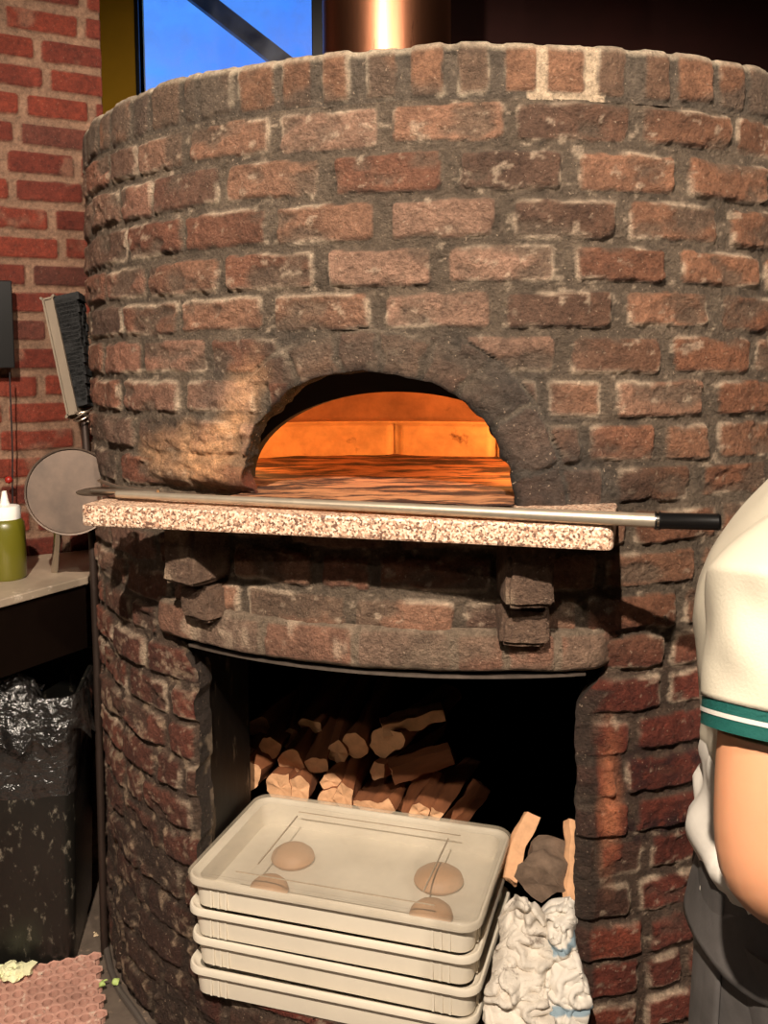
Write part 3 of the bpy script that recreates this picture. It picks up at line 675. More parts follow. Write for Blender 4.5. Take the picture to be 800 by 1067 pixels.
bmbox('mullion', (WX0-WPW/2, Y1-.03, (WZ0+WZ1)/2), (WPW, .10, WZ1-WZ0), M['paint'], wroot, bevel=.006)
bmbox('stop', (WX0-.008, Y1-.05, (WZ0+WZ1)/2), (.016, .08, WZ1-WZ0), M['darkframe'], wroot)
bmbox('jamb', (WX1+.02, Y1-.03, (WZ0+WZ1)/2), (.05, .10, WZ1-WZ0), M['darkframe'], wroot, bevel=.004)
bmbox('sill', ((WX0+WX1)/2, Y1-.04, WZ0-.02), (WX1-WX0+.1, .14, .04), M['paint'], wroot, bevel=.004)
bmbox('head', ((WX0+WX1)/2, Y1-.03, WZ1+.02), (WX1-WX0+.1, .10, .05), M['paint'], wroot, bevel=.004)
bmbox('pane', ((WX0+WX1)/2, Y1+.01, (WZ0+WZ1)/2), (WX1-WX0, .006, WZ1-WZ0), M['glass'], wroot)
# slanting brown bar outside the glass
p0, p1 = atY(183, -22, 4.75), atY(296, 66, 4.75)
d = (p1-p0).normalized(); p0 -= d*.4; p1 += d*.9
bm = bmesh.new(); rotm = d.to_track_quat('X', 'Z').to_matrix(); box(bm, (0, 0, 0), ((p1-p0).length, .08, .082), rotm)
o = bm_obj('roof_brace', bm, mat('rusty brown steel', (66, 38, 22), .6, var=.4, scale=8), None, smooth=False, bevel=.004); o.location = (p0+p1)/2
tag(o, 'slanting rusty brown brace outside the window against blue sky', 'beam')

# left brick wall
WA = Vector((-1.158, 2.85)); WB = atY(106, 60, 3.02); WB = Vector((WB.x, WB.y)); wd = (WB-WA).normalized(); wn = Vector((wd.y, -wd.x)); wlen = (WB-WA).length
sl = np.arange(-1.5, wlen+.0001, .0045); zl = np.concatenate([np.linspace(0, .85, 8)[:-1], np.arange(.85, ZC, .0045)])
Sg, Zg = np.meshgrid(sl, zl); S = Sg.ravel(); Z = Zg.ravel()
edl = [.02+.0838*i for i in range(44)]
wr_ = random_rows(edl, -1.8, wlen+.3, pitch=.225, gap=.020, seed=77, header=.22)
Hh, ID, SD = brick_field(S, Z, wr_, m=.0095, r=.012, wob=.003, seed=80)
r1 = hid(ID, 21)
c = np.where((r1 < .5)[:, None], linA((104, 42, 27)), np.where((r1 < .8)[:, None], linA((92, 37, 25)), linA((80, 40, 30))))*(.88+.24*hid(ID, 22)[:, None])*(1+.3*fbm(S, Z, sc=14, o=5, seed=81)[:, None])
mo = linA((118, 90, 72))*(1+.3*fbm(S, Z, sc=22, o=4, seed=82)[:, None]); h = sst(.3, .8, Hh)[:, None]; h = h*(1-.5*sst(.25, .5, fbm(S, Z, sc=9, o=4, seed=83)))[:, None]
c = mo*(1-h)+c*h
dd = .008*Hh+fbm(S, Z, sc=18, o=4, seed=84)*.003
V = np.stack([WA.x+wd.x*S+wn.x*dd, WA.y+wd.y*S+wn.y*dd, Z], 1)
nf = len(sl); nv0 = len(V)
Fw = grid_faces(len(zl), nf)
# return at the wall's free end
edge_i = np.arange(len(zl))*nf+nf-1; ret = V[edge_i].copy(); ret[:, 0] += -wn.x*.30; ret[:, 1] += -wn.y*.30
Vall = np.concatenate([V, ret]); call = np.concatenate([c, c[edge_i]]); j = nv0+np.arange(len(zl))
Fw = np.concatenate([Fw, np.stack([edge_i[:-1], j[:-1], j[1:], edge_i[1:]], 1)])
wl_ = np_obj('wall_left', Vall, Fw, M['wallbrick'], None, call); wl_['kind'] = 'structure'

# ------------------------------------------------------------------ objects at the left
ZL = 1.05
a, b = atZ(-6, 626.5, ZL), atZ(92, 600.5, ZL); e = (b-a).normalized()
pl_ = [a-e*1.0, b, Vector((WB.x-.02, WB.y-.035, ZL)), Vector((WA.x-wd.x*.9+wn.x*.012, WA.y-wd.y*.9+wn.y*.012, ZL))]
led = thing('steel_ledge', 'floury steel worktop along the red brick wall, left of the oven', 'worktop', (b.x, b.y, 0))
bm = bmesh.new(); f = bm.faces.new([bm.verts.new((p.x-b.x, p.y-b.y, ZL-.022)) for p in pl_]); r_ = bmesh.ops.extrude_face_region(bm, geom=[f]); bmesh.ops.translate(bm, verts=[g for g in r_['geom'] if isinstance(g, bmesh.types.BMVert)], vec=(0, 0, .022))
bm_obj('top', bm, M['ledge'], led, smooth=False, bevel=.003)
bm = bmesh.new(); inn = Vector((-e.y, e.x, 0))*.012
q0, q1 = a-e*1.0+inn, b+inn
for v in ((q0, q1),):
    p = [Vector((v[0].x-b.x, v[0].y-b.y, ZL-.022)), Vector((v[1].x-b.x, v[1].y-b.y, ZL-.022)), Vector((v[1].x-b.x, v[1].y-b.y, .845)), Vector((v[0].x-b.x, v[0].y-b.y, .845))]
    quad(bm, *p)
bmesh.ops.solidify(bm, geom=bm.faces[:], thickness=.004)
bm_obj('apron', bm, M['apron'], led, smooth=False)

# squeeze bottle
bp_ = atZ(5, 604, ZL)
bt = thing('squeeze_bottle', 'squeeze bottle of green olive oil with white nozzle on the steel ledge', 'bottle', (bp_.x, bp_.y+.02, ZL))
bm = bmesh.new(); lathe(bm, [(0, 0), (.046, 0), (.051, .006), (.051, .14), (.049, .155), (.040, .168), (.034, .17), (0, .17)]); bm_obj('bottle_body', bm, M['squeeze'], bt)
bm = bmesh.new(); lathe(bm, [(0, .166), (.041, .166), (.041, .195), (.037, .202), (.014, .206), (.011, .214), (.006, .243), (0, .244)]); bm_obj('nozzle_cap', bm, M['white'], bt)

# round turning peel, standing on its handle
dc = atY(74, 512, 2.46); hb = atZ(57, 596, ZL)
pe = thing('round_peel', 'round steel pizza pan with raised rim propped behind the granite shelf', 'pan', (hb.x, hb.y, ZL))
base = Vector((hb.x, hb.y, ZL)); rd = 46/983*2.46
nrm = Vector((.28, -1, .18)).normalized(); qm = nrm.to_track_quat('Z', 'Y').to_matrix()
bm = bmesh.new(); lathe(bm, [(0, 0), (rd-.006, 0), (rd-.004, .006), (rd, .007), (rd+.001, .0), (rd-.002, -.004), (0, -.004)], (0, 0, 0), 56)
for v in bm.verts: v.co = qm @ v.co+dc-base
bm_obj('disc', bm, mat('scratched grey steel', (82, 66, 54), .5, metal=.4, var=.4, scale=9, stain=(70, 54, 44), stain_amt=.45, stain_scale=5), pe)
bm = bmesh.new(); btm = Vector((dc.x-.038, dc.y+.0, dc.z-rd+.012)); tube(bm, [Vector((0, 0, 0)), (btm-base)*.5, btm-base], .0105, 14); bm_obj('handle', bm, M['chrome'], pe)

# oven brush on its long pole
hb1, hb2 = atY(85, 432, 2.58), atY(59, 312, 2.62)
foot = atY(108, 965, 2.50); foot.z = 0.0
br = thing('oven_brush', 'long handled oven brush with grey wooden block and black bristles leaning on the oven', 'brush', foot)
bm = bmesh.new(); tube(bm, [Vector((0, 0, 0)), atY(101, 690, 2.53)-foot, atY(96, 560, 2.545)-foot, atY(88, 440, 2.575)-foot], .0105, 12); bm_obj('pole', bm, mat('dark pole', (58, 46, 40), .45, metal=.5), br)
ax_ = (hb2-hb1).normalized(); side = Vector((1, 0, 0)); side = (side-ax_*side.dot(ax_)).normalized(); fw = side.cross(ax_).normalized()
rm_ = Matrix((side, fw, ax_)).transposed()
ctr = (hb1+hb2)/2-foot; ln = (hb2-hb1).length
bm = bmesh.new(); box(bm, ctr-side*.012, (.030, .075, ln), rm_); bmesh.ops.bevel(bm, geom=bm.edges[:], offset=.005, segments=2, affect='EDGES'); bm_obj('block', bm, M['wood'], br)
bm = bmesh.new()
rb = random.Random(4)
for i in range(26):
    for j in range(3):
        z_ = -ln/2+.03+(ln-.04)*i/25; y_ = (-.024+.024*j); h_ = .030+.034*(i/25)+rb.uniform(-.004, .004)
        box(bm, ctr+rm_ @ Vector((.003+h_/2, y_, z_)), (h_, .019, 0.021), rm_)
bm_obj('bristles', bm, M['bristle'], br, smooth=False)
bm = bmesh.new(); cw = atY(87, 434, 2.575)-foot
for k in range(3):
    pts = [cw+rm_ @ Vector((.030*math.cos(t)+.004, .040*math.sin(t), .006*k+.006*math.sin(t*2+k)+(-.014 if k == 1 else 0))) for t in np.linspace(0, 2*PI, 20)]
    tube(bm, pts, .0022, 6)
bm_obj('wire_binding', bm, M['steel'], br)

# dark panel hanging on the wall at the frame's edge
c_ = atY(-14, 338, 2.76); hp = thing('hanging_board', 'black board hanging on the red brick wall with cord below', 'board', c_)
bmbox('board', (0, 0, 0), (.145, .02, .255), M['black'], hp, Matrix.Rotation(math.atan2(wd.y, wd.x), 3, 'Z') @ Matrix.Rotation(-.0, 3, 'Y'), bevel=.003)
bm = bmesh.new(); k0 = atY(10, 388, 2.77)-c_; k1 = atY(13, 470, 2.79)-c_; k2 = atY(13, 585, 2.79)-c_; tube(bm, [k0, k1, k2], .0022, 6); bm_obj('cord', bm, M['darkframe'], hp)
bm = bmesh.new(); bmesh.ops.create_uvsphere(bm, u_segments=16, v_segments=10, radius=.011); 
for v in bm.verts: v.co += atY(9, 500, 2.775)-c_
bm_obj('cord_knob', bm, M['red'], hp)

# trash can with bag
cn = thing('trash_can', 'black plastic trash can with flour smears, left of the oven', 'trash can', (-1.03, 2.595, 0), (0, 0, 9*D2R))
def rrect(hx, hy, r, n=6):
    P = []
    for cx_, cy_, a0 in ((hx-r, hy-r, 0), (-hx+r, hy-r, 90), (-hx+r, -hy+r, 180), (hx-r, -hy+r, 270)):
        for k in range(n+1): t = (a0+90*k/n)*D2R; P.append((cx_+r*math.cos(t), cy_+r*math.sin(t)))
    return P
def loft(bm, loops, cap0=True, cap1=True):
    rs_ = [[bm.verts.new(p) for p in l] for l in loops]
    n = len(rs_[0])
    for a_, b_ in zip(rs_, rs_[1:]):
        for k in range(n): bm.faces.new((a_[k], a_[(k+1) % n], b_[(k+1) % n], b_[k]))
    if cap0: bm.faces.new(rs_[0][::-1])
    if cap1: bm.faces.new(rs_[-1])
    return rs_
bm = bmesh.new()
def cl(s, z, r=.035): return [(x, y, z) for x, y in rrect(.185*s, .215*s, r)]
loft(bm, [cl(.80, .0), cl(.82, .012), cl(.93, .64), cl(.96, .645), cl(.965, .735), cl(1.0, .74), cl(1.0, .765), cl(.955, .765), cl(.93, .735), cl(.78, .03)], True, True)
bm_obj('can_body', bm, M['can'], cn)
# bag turned over the rim
n1, n2 = 160, 34
A_, B_ = np.meshgrid(np.linspace(0, 1, n1, endpoint=False), np.linspace(0, 1, n2)); A_ = A_.ravel(); B_ = B_.ravel()
rrp = np.array(rrect(.185, .215, .04, 10)); per = np.concatenate([[0], np.cumsum(np.hypot(*(np.roll(rrp, -1, 0)-rrp).T))]); rq = np.concatenate([rrp, rrp[:1]])
bx_ = np.interp(A_*per[-1], per, rq[:, 0]); by_ = np.interp(A_*per[-1], per, rq[:, 1])
fold = fbm(np.cos(A_*2*PI)*2.2, np.sin(A_*2*PI)*2.2, B_*1.2, sc=2.2, o=4, seed=90); fold2 = np.sin(A_*2*PI*23+4*fold)*.3
outl = np.where(B_ < .45, (.45-B_)/.45, 0); innl = np.where(B_ > .55, (B_-.55)/.45, 0)
sc = 1.03+.07*outl**.5*1.2-.12*innl+(.09*fold+.022*fold2)*(outl+.25)
zb_ = .772-.11*outl*(1+.5*fold)-.28*innl+.012*fold
np_obj('bin_bag', np.stack([bx_*sc, by_*sc, zb_], 1), grid_faces(n2, n1, True), M['bag'], cn)
n1 = 40; A_, B_ = np.meshgrid(np.linspace(-1, 1, n1), np.linspace(-1, 1, n1)); A_ = A_.ravel(); B_ = B_.ravel()
rr_ = np.hypot(A_, B_); hgt = .085*np.clip(1-rr_, 0, 1)**.6*(1+.5*fbm(A_, B_, sc=3, o=4, seed=92))+.02*np.abs(fbm(A_, B_, sc=5, o=4, seed=93))
np_obj('bag_knot', np.stack([-.02+.10*A_+.03*fbm(A_, B_, sc=3, seed=94), -.13+.08*B_, .745+hgt*1.2], 1), grid_faces(n1, n1), M['bag'], cn)

# ------------------------------------------------------------------ floor things
# perforated rubber mat
mt = bmesh.new()
o_ = atZ(-60, 1100, 0); mx0, my0 = -1.35, 1.95
hexr = .0185; W_, H_ = .75, .56
cells = []
nxh = int(W_/(hexr*1.9)); nyh = int(H_/(hexr*1.65))
TW = hexr*1.9; TH_ = hexr*1.65
def mat_mesh():
    Vs, Fs = [], []
    idx = {}
    def v(x, y, z):
        k = (round(x, 5), round(y, 5), z)
        if k not in idx: idx[k] = len(Vs); Vs.append((x, y, z))
        return idx[k]
    for r in range(nyh):
        for q in range(nxh):
            cx_ = q*TW+(TW/2 if r % 2 else 0); cy_ = r*TH_
            hexp = [(cx_+TW/math.sqrt(3)*math.cos((30+60*k)*D2R), cy_+TH_/1.5*math.sin((30+60*k)*D2R)) for k in range(6)]
            ho = [(cx_+TW*.385*math.cos((30+30*k)*D2R), cy_+TH_*.43*math.sin((30+30*k)*D2R)) for k in range(12)]
            for k in range(6):
                a_ = hexp[k]; b_ = hexp[(k+1) % 6]; m_ = ((a_[0]+b_[0])/2, (a_[1]+b_[1])/2); h0, h1, h2 = ho[2*k], ho[2*k+1], ho[(2*k+2) % 12]
                Fs.append((v(*a_, .022), v(*m_, .022), v(*h1, 0.021), v(*h0, 0.021))); Fs.append((v(*m_, .022), v(*b_, .022), v(*h2, 0.021), v(*h1, 0.021)))
            for k in range(12):
                a_, b_ = ho[k], ho[(k+1) % 12]; Fs.append((v(*a_, 0.021), v(*b_, 0.021), v(*b_, .001), v(*a_, .001)))
    return np.array(Vs), np.array(Fs)
Vm, Fm = mat_mesh()
rz = -14*D2R; c0 = atZ(150, 1045, 0)
mo_ = np_obj('rubber_mat', Vm-np.array([W_, 0, 0]), Fm, M['mat'], None, None, smooth=False); mo_.location = (c0.x+.03, c0.y-.32, .001); mo_.rotation_euler = (0, 0, 20*D2R)
tag(mo_, 'pink rubber drainage mat full of round holes on the floor', 'mat')
def scrap(name, px, py, sz, m, label, cat, n=9, seed=0, group=None, zoff=.022):
    p = atZ(px, py, .012); bm = bmesh.new(); rr = random.Random(seed)
    for k in range(n):
        a = rr.uniform(0, 2*PI); w = sz*rr.uniform(.5, 1); h = sz*rr.uniform(.15, .5)
        g = bmesh.ops.create_icosphere(bm, subdivisions=2, radius=1)
        cc = Vector((rr.uniform(-1, 1)*sz*.9, rr.uniform(-.7, .7)*sz*.8, h*.5))
        for v_ in g['verts']:
            q = v_.co.copy(); q = Vector((q.x*w*.55, q.y*w*.35, q.z*h*.5)); q.rotate(Matrix.Rotation(a, 3, 'Z')); q += mnoise.noise_vector(q*60+cc*90)*sz*.22; v_.co = q+cc
    o = bm_obj(name, bm, m, None); o.location = (p.x, p.y, zoff); tag(o, label, cat, group); return o
scrap('lettuce_scrap', 6, 1022, .055, M['leaf'], 'torn pale lettuce leaves dropped on the mat by the trash can', 'lettuce', 12, 3)
scrap('lettuce_leaf', 112, 1030, .026, M['green'], 'small pale green leaf scrap on the mat beside the oven foot', 'lettuce', 6, 5)
scrap('mushroom_scrap', 98, 970, .013, M['crumb'], 'cream mushroom scrap on the concrete, the nearer of two', 'food scrap', 4, 8, zoff=.002)
scrap('mushroom_scrap', 105, 958, .010, M['crumb'], 'cream mushroom scrap on the concrete, the farther of two', 'food scrap', 4, 9, zoff=.002)
bm = bmesh.new(); pts = []
for px, py in ((113, 985), (118, 1010), (128, 1033), (145, 1056), (162, 1082), (185, 1110)):
    p = atZ(px-3, py, .01); pts.append(p)
tube(bm, pts, .009, 8); o = bm_obj('floor_cable', bm, mat('grey cable', (80, 72, 66), .5), None); tag(o, 'grey cable lying along the foot of the brick oven', 'cable')

# ------------------------------------------------------------------ dough trays
c1, c2 = Vector((-.458, 2.008)), Vector((.189, 1.809)); tdir = (c2-c1).normalized(); tn = Vector((-tdir.y, tdir.x)); TWd, TDp = .668, .415
tc_ = c1+tdir*(.677/2)+tn*(TDp/2+.004); trot = math.atan2(tdir.y, tdir.x)
RIBS = {}
def rib_mesh(wx, wy):
    if (wx, wy) not in RIBS:
        bm = bmesh.new(); box(bm, (0, 0, 0), (wx, wy, .046)); me = bpy.data.meshes.new('rib'); bm.to_mesh(me); bm.free(); me.materials.append(M['tray']); RIBS[(wx, wy)] = me
    return RIBS[(wx, wy)]
def tray(z, label, dx=0, dr=0):
    t = thing('dough_tray', label, 'tray', (tc_.x+dx, tc_.y, z), (0, 0, trot+dr), 'stacked dough trays')
    hx, hy = TWd/2, TDp/2
    def lp(i, z, r=.042): return [(x, y, z) for x, y in rrect(hx-i, hy-i, max(r-i*.6, .012), 7)]
    bm = bmesh.new()
    loft(bm, [lp(.022, .0), lp(.017, .003), lp(.013, .044), lp(.013, .052), lp(.003, .055), lp(0, .058), lp(0, .069), lp(.002, .073), lp(.006, .073), lp(.009, .070), lp(.012, .066), lp(.020, .064), lp(.026, .012), lp(.05, .010)], True, True)
    bm_obj('tub', bm, M['tray'], t)
    for sx in (-1, 1):
        for sy in (-1, 1):
            for px_, py_, wx, wy in [(hx-.062-.018*k, hy-.0145, .005, .007) for k in (0, 1, 2)]+[(hx-.0145, hy-.062-.018*k, .007, .005) for k in (0, 1)]:
                o = bpy.data.objects.new('rib', rib_mesh(wx, wy)); C.objects.link(o); o.parent = t; o.location = (sx*px_, sy*py_, .029)
    return t
ztop = .507
labs = ['cream dough tray, topmost of the stack, holding dough under a clear lid', 'cream dough tray, second from the top of the stack', 'cream dough tray, third from the top of the stack', 'scuffed cream dough tray at the bottom of the stack']
zt_ = [ZS+.001+.0690*k for k in range(4)]
for k, z_ in enumerate(zt_): tray(z_, labs[3-k], dx=(-.004, .003, -.002, 0)[k], dr=(.004, -.006, .003, 0)[k])
ZT = zt_[3]+.073
lid = thing('tray_lid', 'cloudy clear plastic lid on the top dough tray', 'lid', (tc_.x, tc_.y, ZT), (0, 0, trot))
bm = bmesh.new(); hx, hy = TWd/2+.004, TDp/2+.004
def lp(i, z, r=.045): return [(x, y, z) for x, y in rrect(hx-i, hy-i, max(r-i*.6, .012), 7)]
loft(bm, [lp(0, -.010), lp(0, .004), lp(.003, .007), lp(.012, .007), lp(.016, .004), lp(.026, .004), lp(.030, .001)], False, True)
bm_obj('lid_sheet', bm, M['lid'], lid)
bm = bmesh.new()
for sx in (-1, 1):
    box(bm, (sx*.195, .005, .0022), (.003, .235, .0024))
box(bm, (.01, .145, .0018), (.42, .0025, .0016)); box(bm, (0, -.155, .0018), (.46, .0025, .0016))
bm_obj('lid_ridges', bm, mat('grey ridge', (158, 142, 122), .5), lid, smooth=False)
ivm = Matrix.Rotation(-trot, 3, 'Z')
for k, (px, py, rr) in enumerate(((305, 881, .053), (280, 914, .045), (457, 904, .058), (449, 940, .048))):
    p = atZ(px, py, zt_[3]+.05); bm = bmesh.new(); lathe(bm, [(0, 0), (rr*.9, 0), (rr, .008), (rr*.93, .019), (rr*.7, .029), (rr*.35, .034), (0, .035)], (0, 0, 0), 28)
    o = bm_obj('dough_ball', bm, M['dough'], None); o.location = (p.x, p.y, zt_[3]+.0125)
    tag(o, 'tan dough ball under the clear lid, %s' % ('back left', 'front left', 'back right', 'front right')[k], 'dough', 'dough balls under the lid')

# ------------------------------------------------------------------ firewood
def log(name, p, direction, ln, w, h, m, label, cat='firewood', group='firewood in the oven store', seed=0, sides=7, mend=None):
    rr = random.Random(seed); bm = bmesh.new(); n = 14
    angs = sorted([(k+rr.uniform(-.3, .3))*2*PI/sides for k in range(sides)]); rads = [rr.uniform(.68, 1.15) for _ in range(sides)]
    def prof_(a):
        a %= 2*PI; best = 1e9
        pts = [(math.cos(t)*r_, math.sin(t)*r_) for t, r_ in zip(angs, rads)]
        for (x0, y0), (x1, y1) in zip(pts, pts[1:]+pts[:1]):
            dx_, dy_ = x1-x0, y1-y0; den = math.cos(a)*dy_-math.sin(a)*dx_
            if abs(den) < 1e-9: continue
            t = (x0*dy_-y0*dx_)/den
            if t > 0: best = min(best, t) if best < 1e8 else t
        return best
    seg = 28; pr_ = [prof_(k*2*PI/seg) for k in range(seg)]; rings = []
    for i in range(n+1):
        t = i/n; row = []
        for k in range(seg):
            a = k*2*PI/seg; q = Vector((math.cos(a)*w*.5*pr_[k], math.sin(a)*h*.5*pr_[k], 0)); q *= 1+.05*math.sin(t*3+seed)
            nv_3 = mnoise.noise_vector(Vector((q.x*30, q.y*30, t*4+seed)))*w*.11; nv_3.z *= 0 if i in (0, n) else 1; q += nv_3
            row.append(bm.verts.new(q+Vector((.012*math.sin(t*2.5+seed), 0, t*ln+(mnoise.noise(Vector((q.x*40, q.y*40, seed)))*.008 if i == 0 else 0)))))
        rings.append(row)
    for r0, r1 in zip(rings, rings[1:]):
        for k in range(seg): bm.faces.new((r0[k], r0[(k+1) % seg], r1[(k+1) % seg], r1[k]))
    for row, e_ in ((rings[0], 0), (rings[-1], ln)):
        c = Vector((0, 0, 0))
        for v_ in row: c += v_.co
        c /= seg; prev = row
        for s_ in (.66, .33):
            cur = [bm.verts.new(c+(v_.co-c)*s_+Vector((0, 0, mnoise.noise(Vector((v_.co.x*60, v_.co.y*60, s_*9+seed)))*.0035))) for v_ in row]
            for k in range(seg):
                f_ = bm.faces.new((prev[k], cur[k], cur[(k+1) % seg], prev[(k+1) % seg])); f_.material_index = 1
            prev = cur
        cv = bm.verts.new(c)
        for k in range(seg): f_ = bm.faces.new((prev[k], cv, prev[(k+1) % seg])); f_.material_index = 1
    o = bm_obj(name, bm, [m, mend or M['split']], None); o.location = p
    o.rotation_mode = 'QUATERNION'; o.rotation_quaternion = Vector(direction).to_track_quat('Z', 'Y')
    tag(o, label, cat, group); return o
bk = -DV                                            # into the store
def dirn(sx=0, up=0): return (bk+RV*sx+Vector((0, 0, up))).normalized()
PX = 1/983*2.5
LG = [ # px, py, w(px), h(px), w-depth, side slant, up, wood, label
 (261, 812, 34, 44, .50, .10, .02, 'split', 'squared pale split log at the left end of the pile'),
 (289, 822, 32, 38, .50, .05, .02, 'split', 'pale log with ragged end, second along the front row of the pile'),
 (314, 823, 32, 34, .50, .0, .02, 'split', 'round pale log end, third along the front row of the pile'),
 (340, 834, 28, 26, .51, .0, .0, 'split', 'low pale log close behind the tray lid, left part of the pile'),
 (359, 829, 26, 38, .50, .0, .12, 'split', 'pale splintered log standing out behind the tray lid'),
 (259, 786, 26, 22, .56, .10, .10, 'bark', 'small wedge of firewood resting on the squared left log'),
 (281, 780, 34, 28, .56, .12, .12, 'split', 'slanting split log above the second front log'),
 (303, 793, 28, 34, .54, .02, .22, 'bark', 'brown log with splintered end above the front row'),
 (329, 797, 28, 30, .54, -.05, .30, 'split', 'pale wedge end in the middle of the left pile'),
 (344, 815, 24, 24, .52, .02, .05, 'bark', 'small brown log wedged under the pale wedge end'),
 (350, 784, 24, 32, .58, .0, .30, 'bark', 'dark orange log standing behind the pale wedge'),
 (372, 776, 28, 34, .58, .05, .35, 'bark', 'tall brown log rising towards the back of the pile'),
 (322, 758, 32, 30, .64, .15, .25, 'bark', 'dark brown log in the upper rear of the pile'),
 (272, 758, 36, 24, .64, .2, .15, 'bark', 'dark log at the upper left of the pile'),
 (298, 768, 22, 30, .62, -.1, .2, 'bark', 'thin dark log between the upper logs'),
 (404, 773, 42, 32, .58, .25, .05, 'bark', 'rounded log with ringed end, right part of the pile'),
 (390, 801, 30, 22, .56, .4, .0, 'bark', 'short dark log beneath the ringed log'),
 (394, 843, 44, 22, .52, .0, .02, 'split', 'low splintered pale log behind the middle of the lid'),
 (432, 846, 24, 18, .52, .1, .05, 'split', 'small pale stick end behind the lid, right of middle'),
 (455, 850, 20, 14, .53, .1, .02, 'split', 'smallest pale stick end behind the lid'),
]
cross = [(462, 742, 398, 758, .60, 30, 'split', 'long flat split log lying crosswise on top of the pile'),
         (470, 785, 408, 806, .56, 24, 'bark', 'orange brown split log lying crosswise below the ringed log'),
         (446, 800, 430, 850, .60, 24, 'bark', 'dark upright split log in the right of the pile'),
         (500, 815, 470, 860, .66, 26, 'bark', 'dark slanting log deep in the store, right of the pile')]
for k, (px, py, w, h, dp, sx, up, mm, lab) in enumerate(LG):
    p = atW(px, py, dp); log('firewood_log', p, dirn(sx, up), .34, w*PX*1.12, h*PX*1.12, M[mm] if mm == 'bark' else M['bark'], lab, seed=k*3+1, sides=(5, 6, 7, 8)[k % 4], mend=M['split'])
for k, (x0, y0, x1, y1, dp, w, mm, lab) in enumerate(cross):
    p, q = atW(x1, y1, dp), atW(x0, y0, dp+.05); log('firewood_log', p, (q-p), (q-p).length, w*PX*1.1, w*PX, M[mm], lab, seed=50+k, sides=5)
# the logs that carry the pile, low behind the trays
for k in range(6):
    for r in range(2):
        p = L(-.37+.082*k+(.03 if r else 0), .54+.02*r, ZS+.05+.072*r)
        log('firewood_log', p, dirn(0, 0), .36, .085, .09, M['bark'], 'split log in the bottom rows of the pile hidden behind the trays', seed=80+k*2+r, sides=6)
# pieces at the right of the trays
p, q = atW(533, 918, .30), atW(556, 850, .42); log('firewood_stick', p, q-p, (q-p).length, .052, .045, M['split'], 'pale split stick leaning beside the right end of the trays', seed=101, sides=5)
p = atW(566, 918, .24); log('firewood_stump', p+Vector((0, 0, -.01)), dirn(.05, .12), .13, .11, .115, M['greylog'], 'grey rounded log behind the crumpled towels', seed=103, sides=9, mend=M['greylog'])
p, q = atW(588, 950, .22), atW(597, 884, .34); log('firewood_stick', p, q-p, (q-p).length+.06, .06, .05, M['split'], 'tan split log against the right jamb above the towels', seed=105, sides=4)

# ------------------------------------------------------------------ towels
def towel(name, pxs, label, seed, amp=.022, m=None, dp=(.14, -.005), z0=.20, nx=110, ny=150):
    (xa, ya), (xb, yb) = pxs
    A_, B_ = np.meshgrid(np.linspace(0, 1, nx), np.linspace(0, 1, ny)); A_ = A_.ravel(); B_ = B_.ravel()
    RA = A_; A_ = A_*.5
    P0, P1 = atW(xa, ya, dp[0]), atW(xb, ya, dp[0]); Q0, Q1 = atW(xa, yb, dp[1]), atW(xb, yb, dp[1])
    P0, P1, Q0, Q1 = [np.array(v) for v in (P0, P1, Q0, Q1)]
    W1 = fbm(A_*1.3, B_*2.2, sc=2.0, o=3, seed=seed); W2 = fbm(A_, B_*1.6, sc=2.4, o=3, seed=seed+2)
    X = (P0+(P1-P0)*RA[:, None])*(1-B_[:, None])+(Q0+(Q1-Q0)*RA[:, None])*B_[:, None]
    rid = 1-np.abs(fbm(A_*1.6+W1*.9, B_*1.6+W2*.9, sc=1.5, o=2, seed=seed+4))*2.4; rid2 = 1-np.abs(fbm(A_*1.2+W2*.8, B_*2+W1*.8, sc=3, o=2, seed=seed+6))*2
    bul = np.sin(np.clip(RA, 0, 1)*PI)**.6*np.sin(np.clip(B_*.9+.1, 0, 1)*PI)**.5
    hgt = amp*(rid*1.2+rid2*.5)+.03*bul
    nrm_ = np.array([DV.x, DV.y, .35]); nrm_ /= np.linalg.norm(nrm_)
    X = X+nrm_*hgt[:, None]+np.outer(W1*.03*np.sin(RA*PI), rvn)*1.0; X[:, 2] += W2*.012
    X[:, 2] += (fbm(A_, A_*0, sc=3, o=2, seed=seed+8)*.03)*(1-B_)-.05*np.abs(2*RA-1)**3*(1-B_)**2
    X += np.outer((2*RA-1)*.022*fbm(B_*1.3, RA*.3, sc=3.2, o=3, seed=seed+12)+.010*fbm(B_, RA, sc=2.5, o=3, seed=seed+13)+(2*RA-1)*.014*B_, rvn)
    o = np_obj(name, X, grid_faces(ny, nx), m or M['towel'], None); s = o.modifiers.new('thickness', 'SOLIDIFY'); s.thickness = .004; s.offset = -1
    tag(o, label, 'towel'); return o
towel('crumpled_towel', ((518, 938), (572, 1085)), 'grubby white towel crumpled in a heap beside the dough trays', 110, amp=.034, dp=(.15, -.02))
o = towel('striped_towel', ((566, 930), (604, 1085)), 'white towel with a faint blue stripe against the right jamb', 130, amp=.026, dp=(.17, .01))
m2, N, K, b = nodes_of('towel with blue stripe')
tc = N.new('ShaderNodeTexCoord'); sp = N.new('ShaderNodeSeparateXYZ'); K.new(tc.outputs['Object'], sp.inputs[0])
wv = N.new('ShaderNodeTexWave'); wv.inputs['Scale'].default_value = 3.2; wv.inputs['Distortion'].default_value = 5; wv.bands_direction = 'Z'; K.new(tc.outputs['Object'], wv.inputs['Vector'])
r = N.new('ShaderNodeValToRGB'); K.new(wv.outputs[0], r.inputs[0]); e_ = r.color_ramp.elements
e_[0].position = .9; e_[0].color = (*lin((210, 202, 190)), 1); e_[1].position = .97; e_[1].color = (*lin((130, 148, 158)), 1)
